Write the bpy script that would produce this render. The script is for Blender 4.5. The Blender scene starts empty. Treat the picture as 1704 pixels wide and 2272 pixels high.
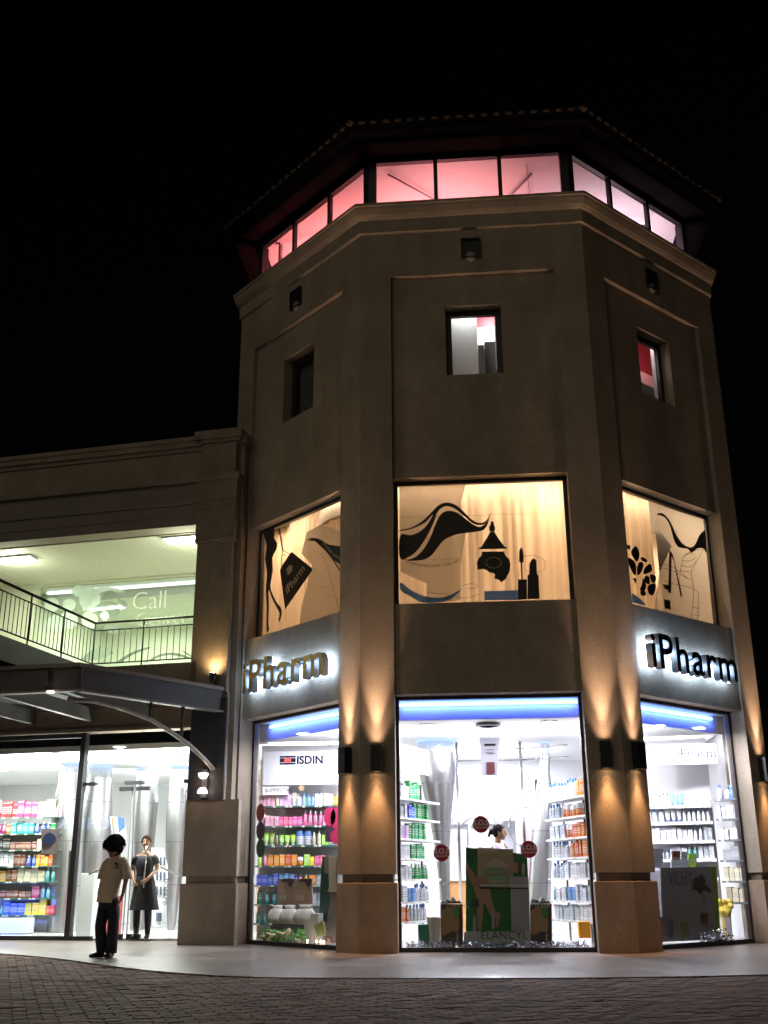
import bpy, bmesh, math, random
from mathutils import Vector, Matrix
R_=math.radians; PI=math.pi; SC=bpy.context.scene; COL=SC.collection
random.seed(7)
# ------------------------------------------------------------ camera, world, moon/street glow
CAM=Vector((-.177,-15.8,.95)); YAW,PITCH,ROLL,FPX=-.0857,.3368,-.0066,2339.4
_F=Vector((math.sin(YAW)*math.cos(PITCH),math.cos(YAW)*math.cos(PITCH),math.sin(PITCH)))
_R=Vector((math.cos(YAW),-math.sin(YAW),0)); _U=_R.cross(_F)
_R2=_R*math.cos(ROLL)+_U*math.sin(ROLL); _U2=_U*math.cos(ROLL)-_R*math.sin(ROLL)
cd=bpy.data.cameras.new('camera'); cam=bpy.data.objects.new('camera',cd); COL.objects.link(cam)
cam.matrix_world=Matrix(((_R2.x,_U2.x,-_F.x,CAM.x),(_R2.y,_U2.y,-_F.y,CAM.y),(_R2.z,_U2.z,-_F.z,CAM.z),(0,0,0,1)))
cd.sensor_fit='VERTICAL'; cd.sensor_height=24; cd.lens=24*FPX/2272; cd.clip_end=600; cd.clip_start=.05
SC.camera=cam
W=bpy.data.worlds.new('World'); SC.world=W; W.use_nodes=True
bg=W.node_tree.nodes['Background']; sk=W.node_tree.nodes.new('ShaderNodeTexSky'); sk.sky_type='NISHITA'; sk.sun_disc=False
sk.sun_elevation=R_(2); sk.sun_rotation=R_(200); W.node_tree.links.new(sk.outputs[0],bg.inputs[0]); bg.inputs[1].default_value=.0004
sd=bpy.data.lights.new('street_glow','SUN'); sd.energy=.23; sd.angle=R_(50); sd.color=(1,.88,.66)
so=bpy.data.objects.new('street_glow',sd); COL.objects.link(so); so.rotation_euler=Vector((.40,.86,-.34)).to_track_quat('-Z','Y').to_euler()
SC.view_settings.view_transform='Standard'; SC.view_settings.look='None'; SC.view_settings.exposure=0; SC.view_settings.gamma=1
try:
    SC.cycles.use_denoising=True; SC.cycles.max_bounces=7; SC.cycles.diffuse_bounces=3; SC.cycles.glossy_bounces=3; SC.cycles.transparent_max_bounces=12
    SC.cycles.sample_clamp_indirect=4; SC.cycles.caustics_reflective=False; SC.cycles.caustics_refractive=False; SC.cycles.use_light_tree=True
except Exception: pass
def ray(u,v): return _F+_R2*((u-852)/FPX)-_U2*((v-1136)/FPX)
def hit(u,v,p,n):
    d=ray(u,v); n=Vector(n); return CAM+d*((Vector(p)-CAM).dot(n)/d.dot(n))
def at(u,v,Y): return hit(u,v,(0,Y,0),(0,1,0))          # the point of the wall y=Y seen in direction (u,v)
# ------------------------------------------------------------ materials
MC={}
def nt(m): return m.node_tree.nodes,m.node_tree.links
def mat(name,col,rough=.6,metal=0,emit=None,es=0,bump=0,bs=30,var=0,vs=2,spec=.5,coat=0):
    if name in MC: return MC[name]
    m=bpy.data.materials.new(name); m.use_nodes=True; N,L=nt(m); b=N['Principled BSDF']
    b.inputs['Base Color'].default_value=(*col,1); b.inputs['Roughness'].default_value=rough; b.inputs['Metallic'].default_value=metal
    b.inputs['Specular IOR Level'].default_value=spec; b.inputs['Coat Weight'].default_value=coat
    if emit: b.inputs['Emission Color'].default_value=(*emit,1); b.inputs['Emission Strength'].default_value=es
    tc=N.new('ShaderNodeTexCoord')
    if var:
        n=N.new('ShaderNodeTexNoise'); n.inputs['Scale'].default_value=vs; n.inputs['Detail'].default_value=6; n.inputs['Roughness'].default_value=.65
        r=N.new('ShaderNodeMix'); r.data_type='RGBA'; mp=N.new('ShaderNodeMapRange')
        mp.inputs[1].default_value=.3; mp.inputs[2].default_value=.7
        r.inputs[6].default_value=(*[c*(1-var) for c in col],1); r.inputs[7].default_value=(*[min(1,c*(1+var)) for c in col],1)
        L.new(tc.outputs['Object'],n.inputs[0]); L.new(n.outputs[0],mp.inputs[0]); L.new(mp.outputs[0],r.inputs[0]); L.new(r.outputs[2],b.inputs['Base Color'])
    if bump:
        n=N.new('ShaderNodeTexNoise'); n.inputs['Scale'].default_value=bs; n.inputs['Detail'].default_value=5
        u=N.new('ShaderNodeBump'); u.inputs['Strength'].default_value=bump; u.inputs['Distance'].default_value=.02
        L.new(tc.outputs['Object'],n.inputs[0]); L.new(n.outputs[0],u.inputs['Height']); L.new(u.outputs[0],b.inputs['Normal'])
    MC[name]=m; return m
def weather(m,streak=.20,grain=.14):
    N,L=nt(m); b=N['Principled BSDF']; src=b.inputs['Base Color'].links[0].from_socket; tc=N.new('ShaderNodeTexCoord'); mp=N.new('ShaderNodeMapping'); mp.inputs['Scale'].default_value=(1.1,1.1,.45)
    n=N.new('ShaderNodeTexNoise'); n.inputs['Scale'].default_value=1.6; n.inputs['Detail'].default_value=7; n.inputs['Roughness'].default_value=.7; L.new(tc.outputs['Object'],mp.inputs[0]); L.new(mp.outputs[0],n.inputs[0])
    r=N.new('ShaderNodeMapRange'); r.inputs[1].default_value=.35; r.inputs[2].default_value=.6; r.inputs[3].default_value=1-streak; r.inputs[4].default_value=1.05; L.new(n.outputs[0],r.inputs[0])
    n2=N.new('ShaderNodeTexNoise'); n2.inputs['Scale'].default_value=45; n2.inputs['Detail'].default_value=4; L.new(tc.outputs['Object'],n2.inputs[0]); r2=N.new('ShaderNodeMapRange'); r2.inputs[1].default_value=.3; r2.inputs[2].default_value=.7; r2.inputs[3].default_value=1-grain; r2.inputs[4].default_value=1+grain; L.new(n2.outputs[0],r2.inputs[0])
    mu=N.new('ShaderNodeMath'); mu.operation='MULTIPLY'; L.new(r.outputs[0],mu.inputs[0]); L.new(r2.outputs[0],mu.inputs[1])
    mx=N.new('ShaderNodeMixRGB'); mx.blend_type='MULTIPLY'; mx.inputs[0].default_value=1; L.new(src,mx.inputs[1]); L.new(mu.outputs[0],mx.inputs[2]); L.new(mx.outputs[0],b.inputs['Base Color'])
def emis(name,col,s):
    if name in MC: return MC[name]
    m=bpy.data.materials.new(name); m.use_nodes=True; N,L=nt(m); N.clear(); o=N.new('ShaderNodeOutputMaterial'); e=N.new('ShaderNodeEmission')
    e.inputs[0].default_value=(*col,1); e.inputs[1].default_value=s; L.new(e.outputs[0],o.inputs[0]); MC[name]=m; return m
def glassm(name,tint=(1,1,1),refl=1.0,film=0,fcol=(.8,.8,.8)):
    m=bpy.data.materials.new(name); m.use_nodes=True; N,L=nt(m); N.clear(); o=N.new('ShaderNodeOutputMaterial')
    t=N.new('ShaderNodeBsdfTransparent'); t.inputs[0].default_value=(*tint,1); g=N.new('ShaderNodeBsdfGlossy'); g.inputs['Roughness'].default_value=.01
    fr=N.new('ShaderNodeLayerWeight'); fr.inputs[0].default_value=.5; mx=N.new('ShaderNodeMixShader'); pw=N.new('ShaderNodeMath'); pw.operation='POWER'; pw.inputs[1].default_value=5
    mu=N.new('ShaderNodeMath'); mu.operation='MULTIPLY_ADD'; mu.inputs[1].default_value=.96*refl; mu.inputs[2].default_value=.035*refl
    L.new(fr.outputs['Facing'],pw.inputs[0]); L.new(pw.outputs[0],mu.inputs[0]); L.new(mu.outputs[0],mx.inputs[0]); L.new(t.outputs[0],mx.inputs[1]); L.new(g.outputs[0],mx.inputs[2]); last=mx
    if film:
        d=N.new('ShaderNodeBsdfDiffuse'); d.inputs[0].default_value=(*fcol,1); tr=N.new('ShaderNodeBsdfTranslucent'); tr.inputs[0].default_value=(*fcol,1)
        a=N.new('ShaderNodeMixShader'); a.inputs[0].default_value=.6; L.new(d.outputs[0],a.inputs[1]); L.new(tr.outputs[0],a.inputs[2])
        m2=N.new('ShaderNodeMixShader'); m2.inputs[0].default_value=film; L.new(mx.outputs[0],m2.inputs[1]); L.new(a.outputs[0],m2.inputs[2]); last=m2
    L.new(last.outputs[0],o.inputs[0]); return m
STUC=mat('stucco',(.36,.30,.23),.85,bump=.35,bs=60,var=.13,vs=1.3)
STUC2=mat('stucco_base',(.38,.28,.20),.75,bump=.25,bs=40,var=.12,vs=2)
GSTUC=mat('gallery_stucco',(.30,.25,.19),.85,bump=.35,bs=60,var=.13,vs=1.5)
weather(STUC); weather(STUC2); weather(GSTUC)
DFRAME=mat('dark_frame',(.035,.035,.04),.4,.3)
DPANEL=mat('dark_steel',(.06,.065,.075),.55,.3,var=.2,vs=3,bump=.1,bs=25)
CANOPY=mat('canopy_paint',(.09,.088,.085),.5,.2,var=.12,vs=3)
CHROME=mat('brushed_steel',(.46,.46,.47),.33,1)
STEEL=mat('polished_steel',(.6,.6,.6),.15,1)
WHITE=mat('white_paint',(.85,.85,.86),.5)
WHITE2=mat('white_wall',(.83,.84,.86),.7,var=.04,vs=1)
GREYM=mat('grey_door',(.35,.35,.38),.5)
BLACK=mat('black_metal',(.02,.02,.022),.45,.2)
GLASS=glassm('clear_glass'); GLASSR=glassm('shop_glass',(.97,.99,.98),1.2)
SHG=mat('shelf_glass_edge',(.05,.13,.11),.15,spec=.8)
VINYL=mat('black_vinyl',(.055,.046,.042),.6)
WARMV=mat('cream_letter_vinyl',(.75,.60,.38),.6)
# ------------------------------------------------------------ mesh helpers
I4=Matrix.Identity(4)
class MB:
    def __init__(s,M=I4): s.bm=bmesh.new(); s.M=M
    def add(s,vs,fs,mi=0,M=None,smooth=False):
        T=s.M@M if M is not None else s.M
        v=[s.bm.verts.new(T@Vector(p)) for p in vs]
        for f in fs:
            try: q=s.bm.faces.new([v[i] for i in f]); q.material_index=mi; q.smooth=smooth
            except ValueError: pass
        return s
    def box(s,x0,x1,y0,y1,z0,z1,mi=0,M=None):
        vs=[(x,y,z) for z in (z0,z1) for y in (y0,y1) for x in (x0,x1)]
        return s.add(vs,[(0,2,3,1),(4,5,7,6),(0,1,5,4),(2,6,7,3),(0,4,6,2),(1,3,7,5)],mi,M)
    def prism(s,pts,z0,z1,mi=0,M=None,smooth=False):        # pts counter-clockwise in xy
        n=len(pts); vs=[(x,y,z0) for x,y in pts]+[(x,y,z1) for x,y in pts]
        return s.add(vs,[tuple(range(n))[::-1],tuple(range(n,2*n))]+[(i,(i+1)%n,n+(i+1)%n,n+i) for i in range(n)],mi,M)
    def loft(s,path,rad,seg=12,mi=0,X=(1,0,0),cap=True,smooth=True,closed=False):
        path=[Vector(p) for p in path]; n=len(path); vs=[]; fs=[]
        for i,p in enumerate(path):
            t=(path[min(i+1,n-1)]-path[max(i-1,0)]); t=t.normalized() if t.length>1e-9 else Vector((0,0,1))
            x=Vector(X)-t*Vector(X).dot(t)
            if x.length<1e-3: x=t.orthogonal()
            x.normalize(); y=t.cross(x); r=rad[i] if isinstance(rad,(list,tuple)) else rad
            rx,ry=r if isinstance(r,(list,tuple)) else (r,r)
            vs+=[p+x*rx*math.cos(2*PI*k/seg)+y*ry*math.sin(2*PI*k/seg) for k in range(seg)]
        for i in range(n-1):
            fs+=[(i*seg+k,i*seg+(k+1)%seg,(i+1)*seg+(k+1)%seg,(i+1)*seg+k) for k in range(seg)]
        if cap: fs+=[tuple(range(seg))[::-1],tuple(range((n-1)*seg,n*seg))]
        return s.add(vs,fs,mi,None,smooth)
    def lathe(s,prof,c=(0,0,0),seg=24,mi=0,lean=(0,0)):
        z0=prof[0][1]
        return s.loft([(c[0]+lean[0]*(z-z0),c[1]+lean[1]*(z-z0),c[2]+z) for r,z in prof],[max(r,.001) for r,z in prof],seg,mi,flat_z(s))
    def ball(s,c,r,mi=0,seg=14,rings=8,M=None):
        r=r if isinstance(r,(list,tuple)) else (r,r,r); c=Vector(c); vs=[c+Vector((0,0,-r[2]))]; fs=[]
        for j in range(1,rings):
            a=-PI/2+PI*j/rings
            vs+=[c+Vector((r[0]*math.cos(a)*math.cos(2*PI*k/seg),r[1]*math.cos(a)*math.sin(2*PI*k/seg),r[2]*math.sin(a))) for k in range(seg)]
        vs.append(c+Vector((0,0,r[2]))); T=len(vs)-1
        fs+=[(0,1+(k+1)%seg,1+k) for k in range(seg)]
        for j in range(rings-2): fs+=[(1+j*seg+k,1+j*seg+(k+1)%seg,1+(j+1)*seg+(k+1)%seg,1+(j+1)*seg+k) for k in range(seg)]
        b=1+(rings-2)*seg; fs+=[(T,b+k,b+(k+1)%seg) for k in range(seg)]
        return s.add(vs,fs,mi,M,True)
    def slab(s,pts,nrm,th,mi=0):                            # a flat outline (any plane) with thickness th along nrm
        pts=[s.M@Vector(p) for p in pts]; nrm=Vector(nrm).normalized()
        a=Vector((0,0,0)); n=len(pts)
        for i in range(n): a+=pts[i].cross(pts[(i+1)%n])
        if a.dot(nrm)<0: pts=pts[::-1]
        v0=[s.bm.verts.new(p-nrm*th/2) for p in pts]; v1=[s.bm.verts.new(p+nrm*th/2) for p in pts]
        f0=s.bm.faces.new(v0[::-1]); f1=s.bm.faces.new(v1); f0.material_index=f1.material_index=mi
        for i in range(n):
            q=s.bm.faces.new((v0[i],v0[(i+1)%n],v1[(i+1)%n],v1[i])); q.material_index=mi
        f0.normal_update(); f1.normal_update(); bmesh.ops.triangulate(s.bm,faces=[f0,f1]); return s
    def mesh(s,me,M,mi=0):
        T=s.M@M; n0=len(s.bm.verts); f0=len(s.bm.faces); t=me.copy(); t.transform(T); s.bm.from_mesh(t); bpy.data.meshes.remove(t)
        s.bm.faces.ensure_lookup_table()
        for f in s.bm.faces[f0:]: f.material_index=mi
        return s
    def build(s,name,mats,parent=None,bevel=0,origin=None):
        me=bpy.data.meshes.new(name); 
        if origin is not None: bmesh.ops.translate(s.bm,verts=s.bm.verts,vec=-Vector(origin))
        s.bm.normal_update(); s.bm.to_mesh(me); s.bm.free()
        for m in (mats if isinstance(mats,(list,tuple)) else [mats]): me.materials.append(m)
        o=bpy.data.objects.new(name,me); COL.objects.link(o)
        if origin is not None: o.location=origin
        if parent is not None:
            o.parent=parent
            w=Vector((0,0,0)); q=parent
            while q is not None: w+=Vector(q.location); q=q.parent
            o.location=Vector(o.location)-w
        if bevel:
            b=o.modifiers.new('bevel','BEVEL'); b.width=bevel; b.segments=2; b.limit_method='ANGLE'
        return o
def flat_z(s): return 0
def _lathe(s,prof,c=(0,0,0),seg=24,mi=0,lean=(0,0)):
    z0=prof[0][1]; vs=[]; fs=[]
    for r,z in prof:
        cx,cy=c[0]+lean[0]*(z-z0),c[1]+lean[1]*(z-z0)
        vs+=[(cx+max(r,.001)*math.cos(2*PI*k/seg),cy+max(r,.001)*math.sin(2*PI*k/seg),c[2]+z) for k in range(seg)]
    n=len(prof)
    for i in range(n-1): fs+=[(i*seg+k,i*seg+(k+1)%seg,(i+1)*seg+(k+1)%seg,(i+1)*seg+k) for k in range(seg)]
    s.add(vs,fs,mi,None,True); s.add(vs,[tuple(range(seg))[::-1],tuple(range((n-1)*seg,n*seg))],mi); return s
MB.lathe=_lathe
TC={}
def text_me(t,size=1,ext=.01,off=0,align='LEFT',space=1):
    k=(t,size,ext,off,align,space)
    if k in TC: return TC[k]
    c=bpy.data.curves.new('t','FONT'); c.body=t; c.size=size; c.extrude=ext; c.offset=off; c.align_x=align; c.resolution_u=4; c.space_character=space
    o=bpy.data.objects.new('t',c); COL.objects.link(o); dg=bpy.context.evaluated_depsgraph_get()
    me=bpy.data.meshes.new_from_object(o.evaluated_get(dg)); bpy.data.objects.remove(o); bpy.data.curves.remove(c); TC[k]=me; return me
def tw(t,**k): me=text_me(t,**k); xs=[v.co.x for v in me.vertices]; return max(xs)-min(xs)
def frame(o,x,y):                                           # text frame: x along the line, y up
    x=Vector(x).normalized(); y=Vector(y).normalized(); z=x.cross(y)
    return Matrix(((x.x,y.x,z.x,o[0]),(x.y,y.y,z.y,o[1]),(x.z,y.z,z.z,o[2]),(0,0,0,1)))
def tag(o,label,cat,group=None,kind=None):
    o['label']=label; o['category']=cat
    if group: o['group']=group
    if kind: o['kind']=kind
    return o
def empty(name,loc,label,cat,group=None):
    o=bpy.data.objects.new(name,None); o.empty_display_size=.2; COL.objects.link(o); o.location=loc; return tag(o,label,cat,group)
def struct(o): o['kind']='structure'; return o
def lamp(kind,name,loc,power,col,parent=None,size=.1,tgt=(0,0,-1),blend=.5,ang=90,shape=None):
    d=bpy.data.lights.new(name,kind); d.energy=power; d.color=col
    if kind=='AREA':
        d.shape=shape or 'DISK'
        if isinstance(size,tuple): d.size,d.size_y=size
        else: d.size=size
    else: d.shadow_soft_size=size
    if kind=='SPOT': d.spot_size=R_(ang); d.spot_blend=blend
    o=bpy.data.objects.new(name,d); COL.objects.link(o); o.location=loc
    o.rotation_euler=Vector(tgt).to_track_quat('-Z','Y').to_euler()
    if parent is not None:
        o.parent=parent; w=Vector((0,0,0)); q=parent
        while q is not None: w+=Vector(q.location); q=q.parent
        o.location=Vector(loc)-w
    return o
def spline(pts,n=6,closed=True):
    P=[Vector((*p,0)) if len(p)==2 else Vector(p) for p in pts]; out=[]; m=len(P)
    for i in range(m if closed else m-1):
        a,b,c,d=(P[(i+k-1)%m] if closed else P[min(max(i+k-1,0),m-1)] for k in range(4))
        for j in range(n):
            t=j/n; out.append(.5*((2*b)+(c-a)*t+(2*a-5*b+4*c-d)*t*t+(3*b-a-3*c+d)*t**3))
    if not closed: out.append(P[-1])
    return [(p.x,p.y) for p in out]
# ------------------------------------------------------------ tower geometry
A=1.915; SIDE=3.83; RC=A/math.sin(PI/8); CY=A/math.tan(PI/8)
def octp(o=0):
    r=RC+o/math.cos(PI/8); return [Vector((r*math.cos(R_(-112.5+45*k)),CY+r*math.sin(R_(-112.5+45*k)),0)) for k in range(8)]
C=octp(0)
def FM(k):
    a,b=C[k%8],C[(k+1)%8]; x=(b-a).normalized(); y=Vector((-x.y,x.x,0))
    return Matrix(((x.x,y.x,0,a.x),(x.y,y.y,0,a.y),(0,0,1,0),(0,0,0,1)))
def ring(mb,prof,mi=0,closed=True):
    L=[octp(o) for o,z in prof]; vs=[(p.x,p.y,prof[i][1]) for i,l in enumerate(L) for p in l]; n=len(prof); fs=[]
    for i in range(n if closed else n-1):
        j=(i+1)%n
        for k in range(8): fs.append((i*8+k,i*8+(k+1)%8,j*8+(k+1)%8,j*8+k))
    mb.add(vs,fs,mi)
TW=empty('tower_building',(0,CY,0),'octagonal beige stucco corner tower with glowing pink top windows and tiled eaves','tower')
def pier(mb,k,z0,z1,o=0,ln=.52,th=.40):
    X1=(C[k]-C[k-1]).normalized(); X2=(C[(k+1)%8]-C[k]).normalized(); N1=Vector((-X1.y,X1.x,0)); N2=Vector((-X2.y,X2.x,0))
    def cor(d): return C[k]+(N1+N2).normalized()*(d/math.cos(PI/8))
    pts=[C[k]-X1*ln-N1*o,cor(-o),C[k]+X2*ln-N2*o,C[k]+X2*ln+N2*th,cor(th),C[k]-X1*ln+N1*th]
    mb.prism([(p.x,p.y) for p in pts],z0,z1)
for k in range(8):
    m=MB(); pier(m,k,1.045,10.80); p=m.build('pier',STUC,TW)
    m=MB(); pier(m,k,0,.93,.014,.534); m.build('pier_base',STUC2,p,bevel=.008)
    m=MB(); pier(m,k,.93,1.045,-.055,.47); m.build('groove',mat('groove_stucco',(.20,.15,.11),.85,var=.2),p)
FR=(0,1,7)
for k in range(8):
    M=FM(k); m=MB(M)
    if k in FR:
        a,b=.52,3.31
        m.box(a,b,.08,.38,7.10,8.91); m.box(a,1.44,.08,.38,8.91,10.21); m.box(2.39,b,.08,.38,8.91,10.21); m.box(a,b,.08,.38,10.21,10.80)
        q=MB(M); q.box(a,b,.04,.38,3.60,5.0); q.build('spandrel',STUC,TW)
    elif k in (5,6): m.box(.52,3.31,.08,.38,3.62,10.8)
    else: m.box(.52,3.31,.08,.38,0,10.8)
    m.build('wall',STUC,TW)
m=MB(); ring(m,[(-.38,10.801),(0,10.801),(0,11.66),(.045,11.68),(.045,11.93),(.075,11.95),(.12,12.0),(.155,12.09),(.165,12.14),(.185,12.15),(.185,12.20),(-.38,12.24)]); m.build('cornice',STUC,TW)
# clerestory
CL=octp(-.30)
def FMo(k,o):
    P=octp(o); a,b=P[k%8],P[(k+1)%8]; x=(b-a).normalized(); y=Vector((-x.y,x.x,0))
    return Matrix(((x.x,y.x,0,a.x),(x.y,y.y,0,a.y),(0,0,1,0),(0,0,0,1))),(b-a).length
for k in range(8):
    M,ln=FMo(k,-.30); m=MB(M); m.box(0,ln,-.02,.06,12.235,12.30); m.box(0,ln,-.02,.06,13.38,13.50)
    g=[.13,ln/2-.58,ln/2+.58,ln-.13]
    m.box(-.02,.13,-.03,.12,12.30,13.38); m.box(ln-.13,ln+.02,-.03,.12,12.30,13.38)
    for x in g[1:3]: m.box(x-.035,x+.035,-.02,.06,12.30,13.38)
    f=m.build('clerestory_window',DFRAME,TW)
    for i in range(3):
        q=MB(M); x0=g[i]+(0 if i==0 else .035); x1=g[i+1]-(0 if i==2 else .035); q.box(x0,x1,.015,.021,12.30,13.38); q.build('pane',GLASS,f)
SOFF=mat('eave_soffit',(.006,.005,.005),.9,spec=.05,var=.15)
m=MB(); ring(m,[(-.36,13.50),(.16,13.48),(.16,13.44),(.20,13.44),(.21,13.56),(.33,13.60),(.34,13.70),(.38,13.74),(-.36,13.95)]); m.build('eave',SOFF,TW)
TILE=mat('roof_tile',(.06,.042,.032),.8,var=.3,vs=5)
m=MB(); P=octp(.34); apex=Vector((0,CY,15.9))
m.add([(p.x,p.y,13.75) for p in P]+[apex],[(i,(i+1)%8,8) for i in range(8)])
for k in range(8):
    a,b=octp(.40)[k],octp(.40)[(k+1)%8]; a.z=b.z=13.755; mid=(a+b)/2; L0=(b-a).length; n=19
    for i in range(n+1):
        p=a.lerp(b,i/n); t=1-abs(2*i/n-1); q=p.lerp(p+(apex-mid),max(t,.03)*.97)
        m.loft([p,q],[(.07,.032),(.07,.032)],8,0,X=(b-a))
    m.loft([a,a.lerp(apex,.98)],[.06,.06],8)
m.build('roof',TILE,TW)
# attic ceiling and floors inside tower
CEILM=mat('attic_ceiling',(.82,.8,.8),.8)
m=MB(); P=octp(-.40); m.prism([(p.x,p.y) for p in P],13.40,13.46); c_=m.build('attic_ceiling',CEILM,TW)
m=MB(); m.prism([(p.x,p.y) for p in octp(-.37)],7.28,7.42); m.build('floor_slab',WHITE2,TW)
m=MB(); m.prism([(p.x,p.y) for p in octp(-.37)],4.55,4.75); m.build('floor_slab',WHITE2,TW)
RODM=mat('rod_paint',(.45,.38,.42),.5)
m=MB(FM(0)); m.loft([(.45,.5,13.3),(1.5,1.6,13.3)],.02,6); m.loft([(3.1,.75,13.3),(2.2,2.3,13.3)],.022,6); m.loft([(3.0,.5,13.34),(3.1,1.5,13.34)],.008,6)
m.M=FM(1); m.loft([(1.0,2.0,13.2),(2.9,.6,13.2)],.018,6); m.M=FM(7); m.loft([(.6,.7,13.2),(2.4,1.6,13.2)],.018,6); m.box(.5,.56,.5,.56,12.3,13.4)
m.build('tie_rod',RODM,TW)
# small windows and vents
def window(k,name,u0,u1,z0,z1,d,fw,pane=GLASS,fm=DFRAME,div=()):
    M=FM(k); m=MB(M); m.box(u0,u0+fw,d-.03,d+.04,z0,z1); m.box(u1-fw,u1,d-.03,d+.04,z0,z1); m.box(u0+fw,u1-fw,d-.03,d+.04,z1-fw,z1); m.box(u0+fw,u1-fw,d-.03,d+.04,z0,z0+fw*.6)
    f=m.build(name,fm,TW); q=MB(M); q.box(u0+fw,u1-fw,d,d+.006,z0+fw*.6,z1-fw); q.build('pane',pane,f); return f
GW=mat('grey_shelving',(.10,.12,.13),.5); REDW=mat('red_panel',(.45,.03,.05),.6)
for k in FR:
    f=window(k,'small_window',1.44,2.39,8.91,10.21,.30,.10)
    m=MB(FM(k)); m.box(1.745,2.085,-.05,-.004,11.08,11.11); m.box(1.745,1.775,-.05,-.004,11.11,11.44); m.box(2.055,2.085,-.05,-.004,11.11,11.44); m.box(1.745,2.085,-.05,-.004,11.44,11.47); m.box(1.775,2.055,-.010,-.004,11.11,11.44)
    v=m.build('recessed_spotlight',BLACK,TW)
    q=MB(FM(k)); q.ball((1.915,-.012,11.115),(.09,.035,.10),0); q.build('lamp_dome',mat('lamp_dome',(.35,.33,.28),.3),v)
PNK=mat('pink_panel',(.8,.35,.36),.6)
for k,bx,mt in ((0,(1.3,1.98,.55,.58,8.3,10.9),WHITE),(0,(1.98,2.6,1.6,1.63,8.3,10.62),WHITE),(0,(1.98,2.6,1.7,1.73,8.3,11.1),REDW),(0,(1.985,2.09,.60,.9,8.3,9.72),GW),(0,(2.10,2.6,.75,1.1,8.3,9.86),GW),(0,(2.28,2.30,.5,.55,9.2,10.4),WHITE),
  (1,(1.2,3.4,1.1,1.13,8.3,11.2),REDW),(1,(1.2,3.4,.85,.88,8.3,9.98),PNK),(1,(1.2,3.4,.62,.68,8.3,9.55),GW),(1,(2.30,2.34,.35,.42,8.7,10.3),WHITE),(7,(1.2,2.6,.42,.45,8.7,10.4),GW)):
    m=MB(FM(k)); m.box(*bx); m.build('attic_panel',mt,TW)
for a_ in (lamp('AREA','attic_lamp',(-1.1,CY+.2,11.3),560,(1,.24,.24),TW,2.4,(-.12,-.1,1)),lamp('AREA','attic_lamp',(-1.9,3.9,11.4),90,(1,.20,.21),TW,1.2,(-.1,0,1)),lamp('AREA','attic_lamp',(2.5,3.2,11.5),62,(1,.72,.84),TW,1.8,(.1,0,1)),lamp('AREA','attic_lamp',(-.3,1.7,11.4),34,(1,.34,.36),TW,1.6,(0,-.05,1))): a_.data.spread=R_(118)
lamp('AREA','attic_lamp',(-.1,.43,10.6),16,(.95,1,.97),TW,.14,(0,.25,-1)); lamp('AREA','attic_lamp',(.35,1.3,10.9),30,(1,.97,.9),TW,.3,(0,.2,-1))
lamp('AREA','attic_lamp',FM(1)@Vector((2.2,.48,10.5)),9,(1,.9,.9),TW,.12,(.3,.3,-.8))
# upper floor windows (first floor) : room with curtains, vinyl pictures
UD=.30
upw={}
for k in FR: upw[k]=window(k,'upper_window',.52,3.31,5.0,7.10,UD,.06)
CURT=mat('amber_curtain',(.80,.68,.54),.8)
_N,_L=nt(CURT); _t=_N.new('ShaderNodeBsdfTranslucent'); _t.inputs[0].default_value=(.85,.70,.52,1); _m=_N.new('ShaderNodeMixShader'); _m.inputs[0].default_value=.5; _L.new(_N['Principled BSDF'].outputs[0],_m.inputs[1]); _L.new(_t.outputs[0],_m.inputs[2]); _L.new(_m.outputs[0],_N['Material Output'].inputs[0]); RW=mat('upper_room_wall',(.80,.70,.56),.8)
def curtain(k,pts,z0,z1):
    M=FM(k); m=MB(M); path=[]; n=90
    for i in range(n+1):
        t=i/n*(len(pts)-1); j=min(int(t),len(pts)-2); a,b=Vector(pts[j]),Vector(pts[j+1]); p=a.lerp(b,t-j)
        path.append((p.x,p.y+.035*math.sin(i*1.25+1.5*math.sin(i*.31))+.03*math.sin(i*.43)))
    m.add([(x,y,z) for x,y in path for z in (z0,z1)],[(2*i,2*i+2,2*i+3,2*i+1) for i in range(n)],0,None,True)
    m.build('curtain',CURT,TW)
curtain(0,[(.35,.62),(3.5,.62)],4.76,7.27); curtain(7,[(.2,.60),(3.6,.62)],4.76,7.27); curtain(1,[(.2,.60),(2.1,.62),(2.3,1.1)],4.76,7.27)
for k,u0,u1 in ((0,.4,3.4),(7,.3,3.5),(1,.3,3.5)):
    M=FM(k); n=M.to_3x3()@Vector((0,1,0)); x=M.to_3x3()@Vector((1,0,0))
    for dd,e,tz in ((.42,11,-1),(.85,30,-1)):  # front strip added to brighten the curtain, rear one to backlight it
        c=M@Vector(((u0+u1)/2,dd,7.2)); o=lamp('AREA','added_curtain_light',c,e*.85,(1,.76,.55),TW,(u1-u0,.08),(0,0,-1),shape='RECTANGLE'); z=-(Vector((0,0,-1))+n*(.15 if dd<.6 else -.3)).normalized(); y=z.cross(x); o.rotation_euler=Matrix(((x.x,y.x,z.x),(x.y,y.y,z.y),(x.z,y.z,z.z))).to_euler()
m=MB(); m.box(-3.4,3.4,4.0,4.1,4.76,7.27); m.build('room_partition',RW,TW)
m=MB(FM(0)); m.lathe([(1.2,0),(1.2,.35)],(.2,2.2,6.9),40); m.build('ceiling_drum',RW,TW)
WARM=(1,.68,.42)
for p,e in (((-1.2,1.5,7.1),34),((1.2,1.2,7.1),30),((-3.2,3.0,7.1),34),((3.1,3.0,7.1),30)): lamp('AREA','warm_room_light',p,e*1.5,WARM,TW,.5,(0,0,-1))
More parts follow.
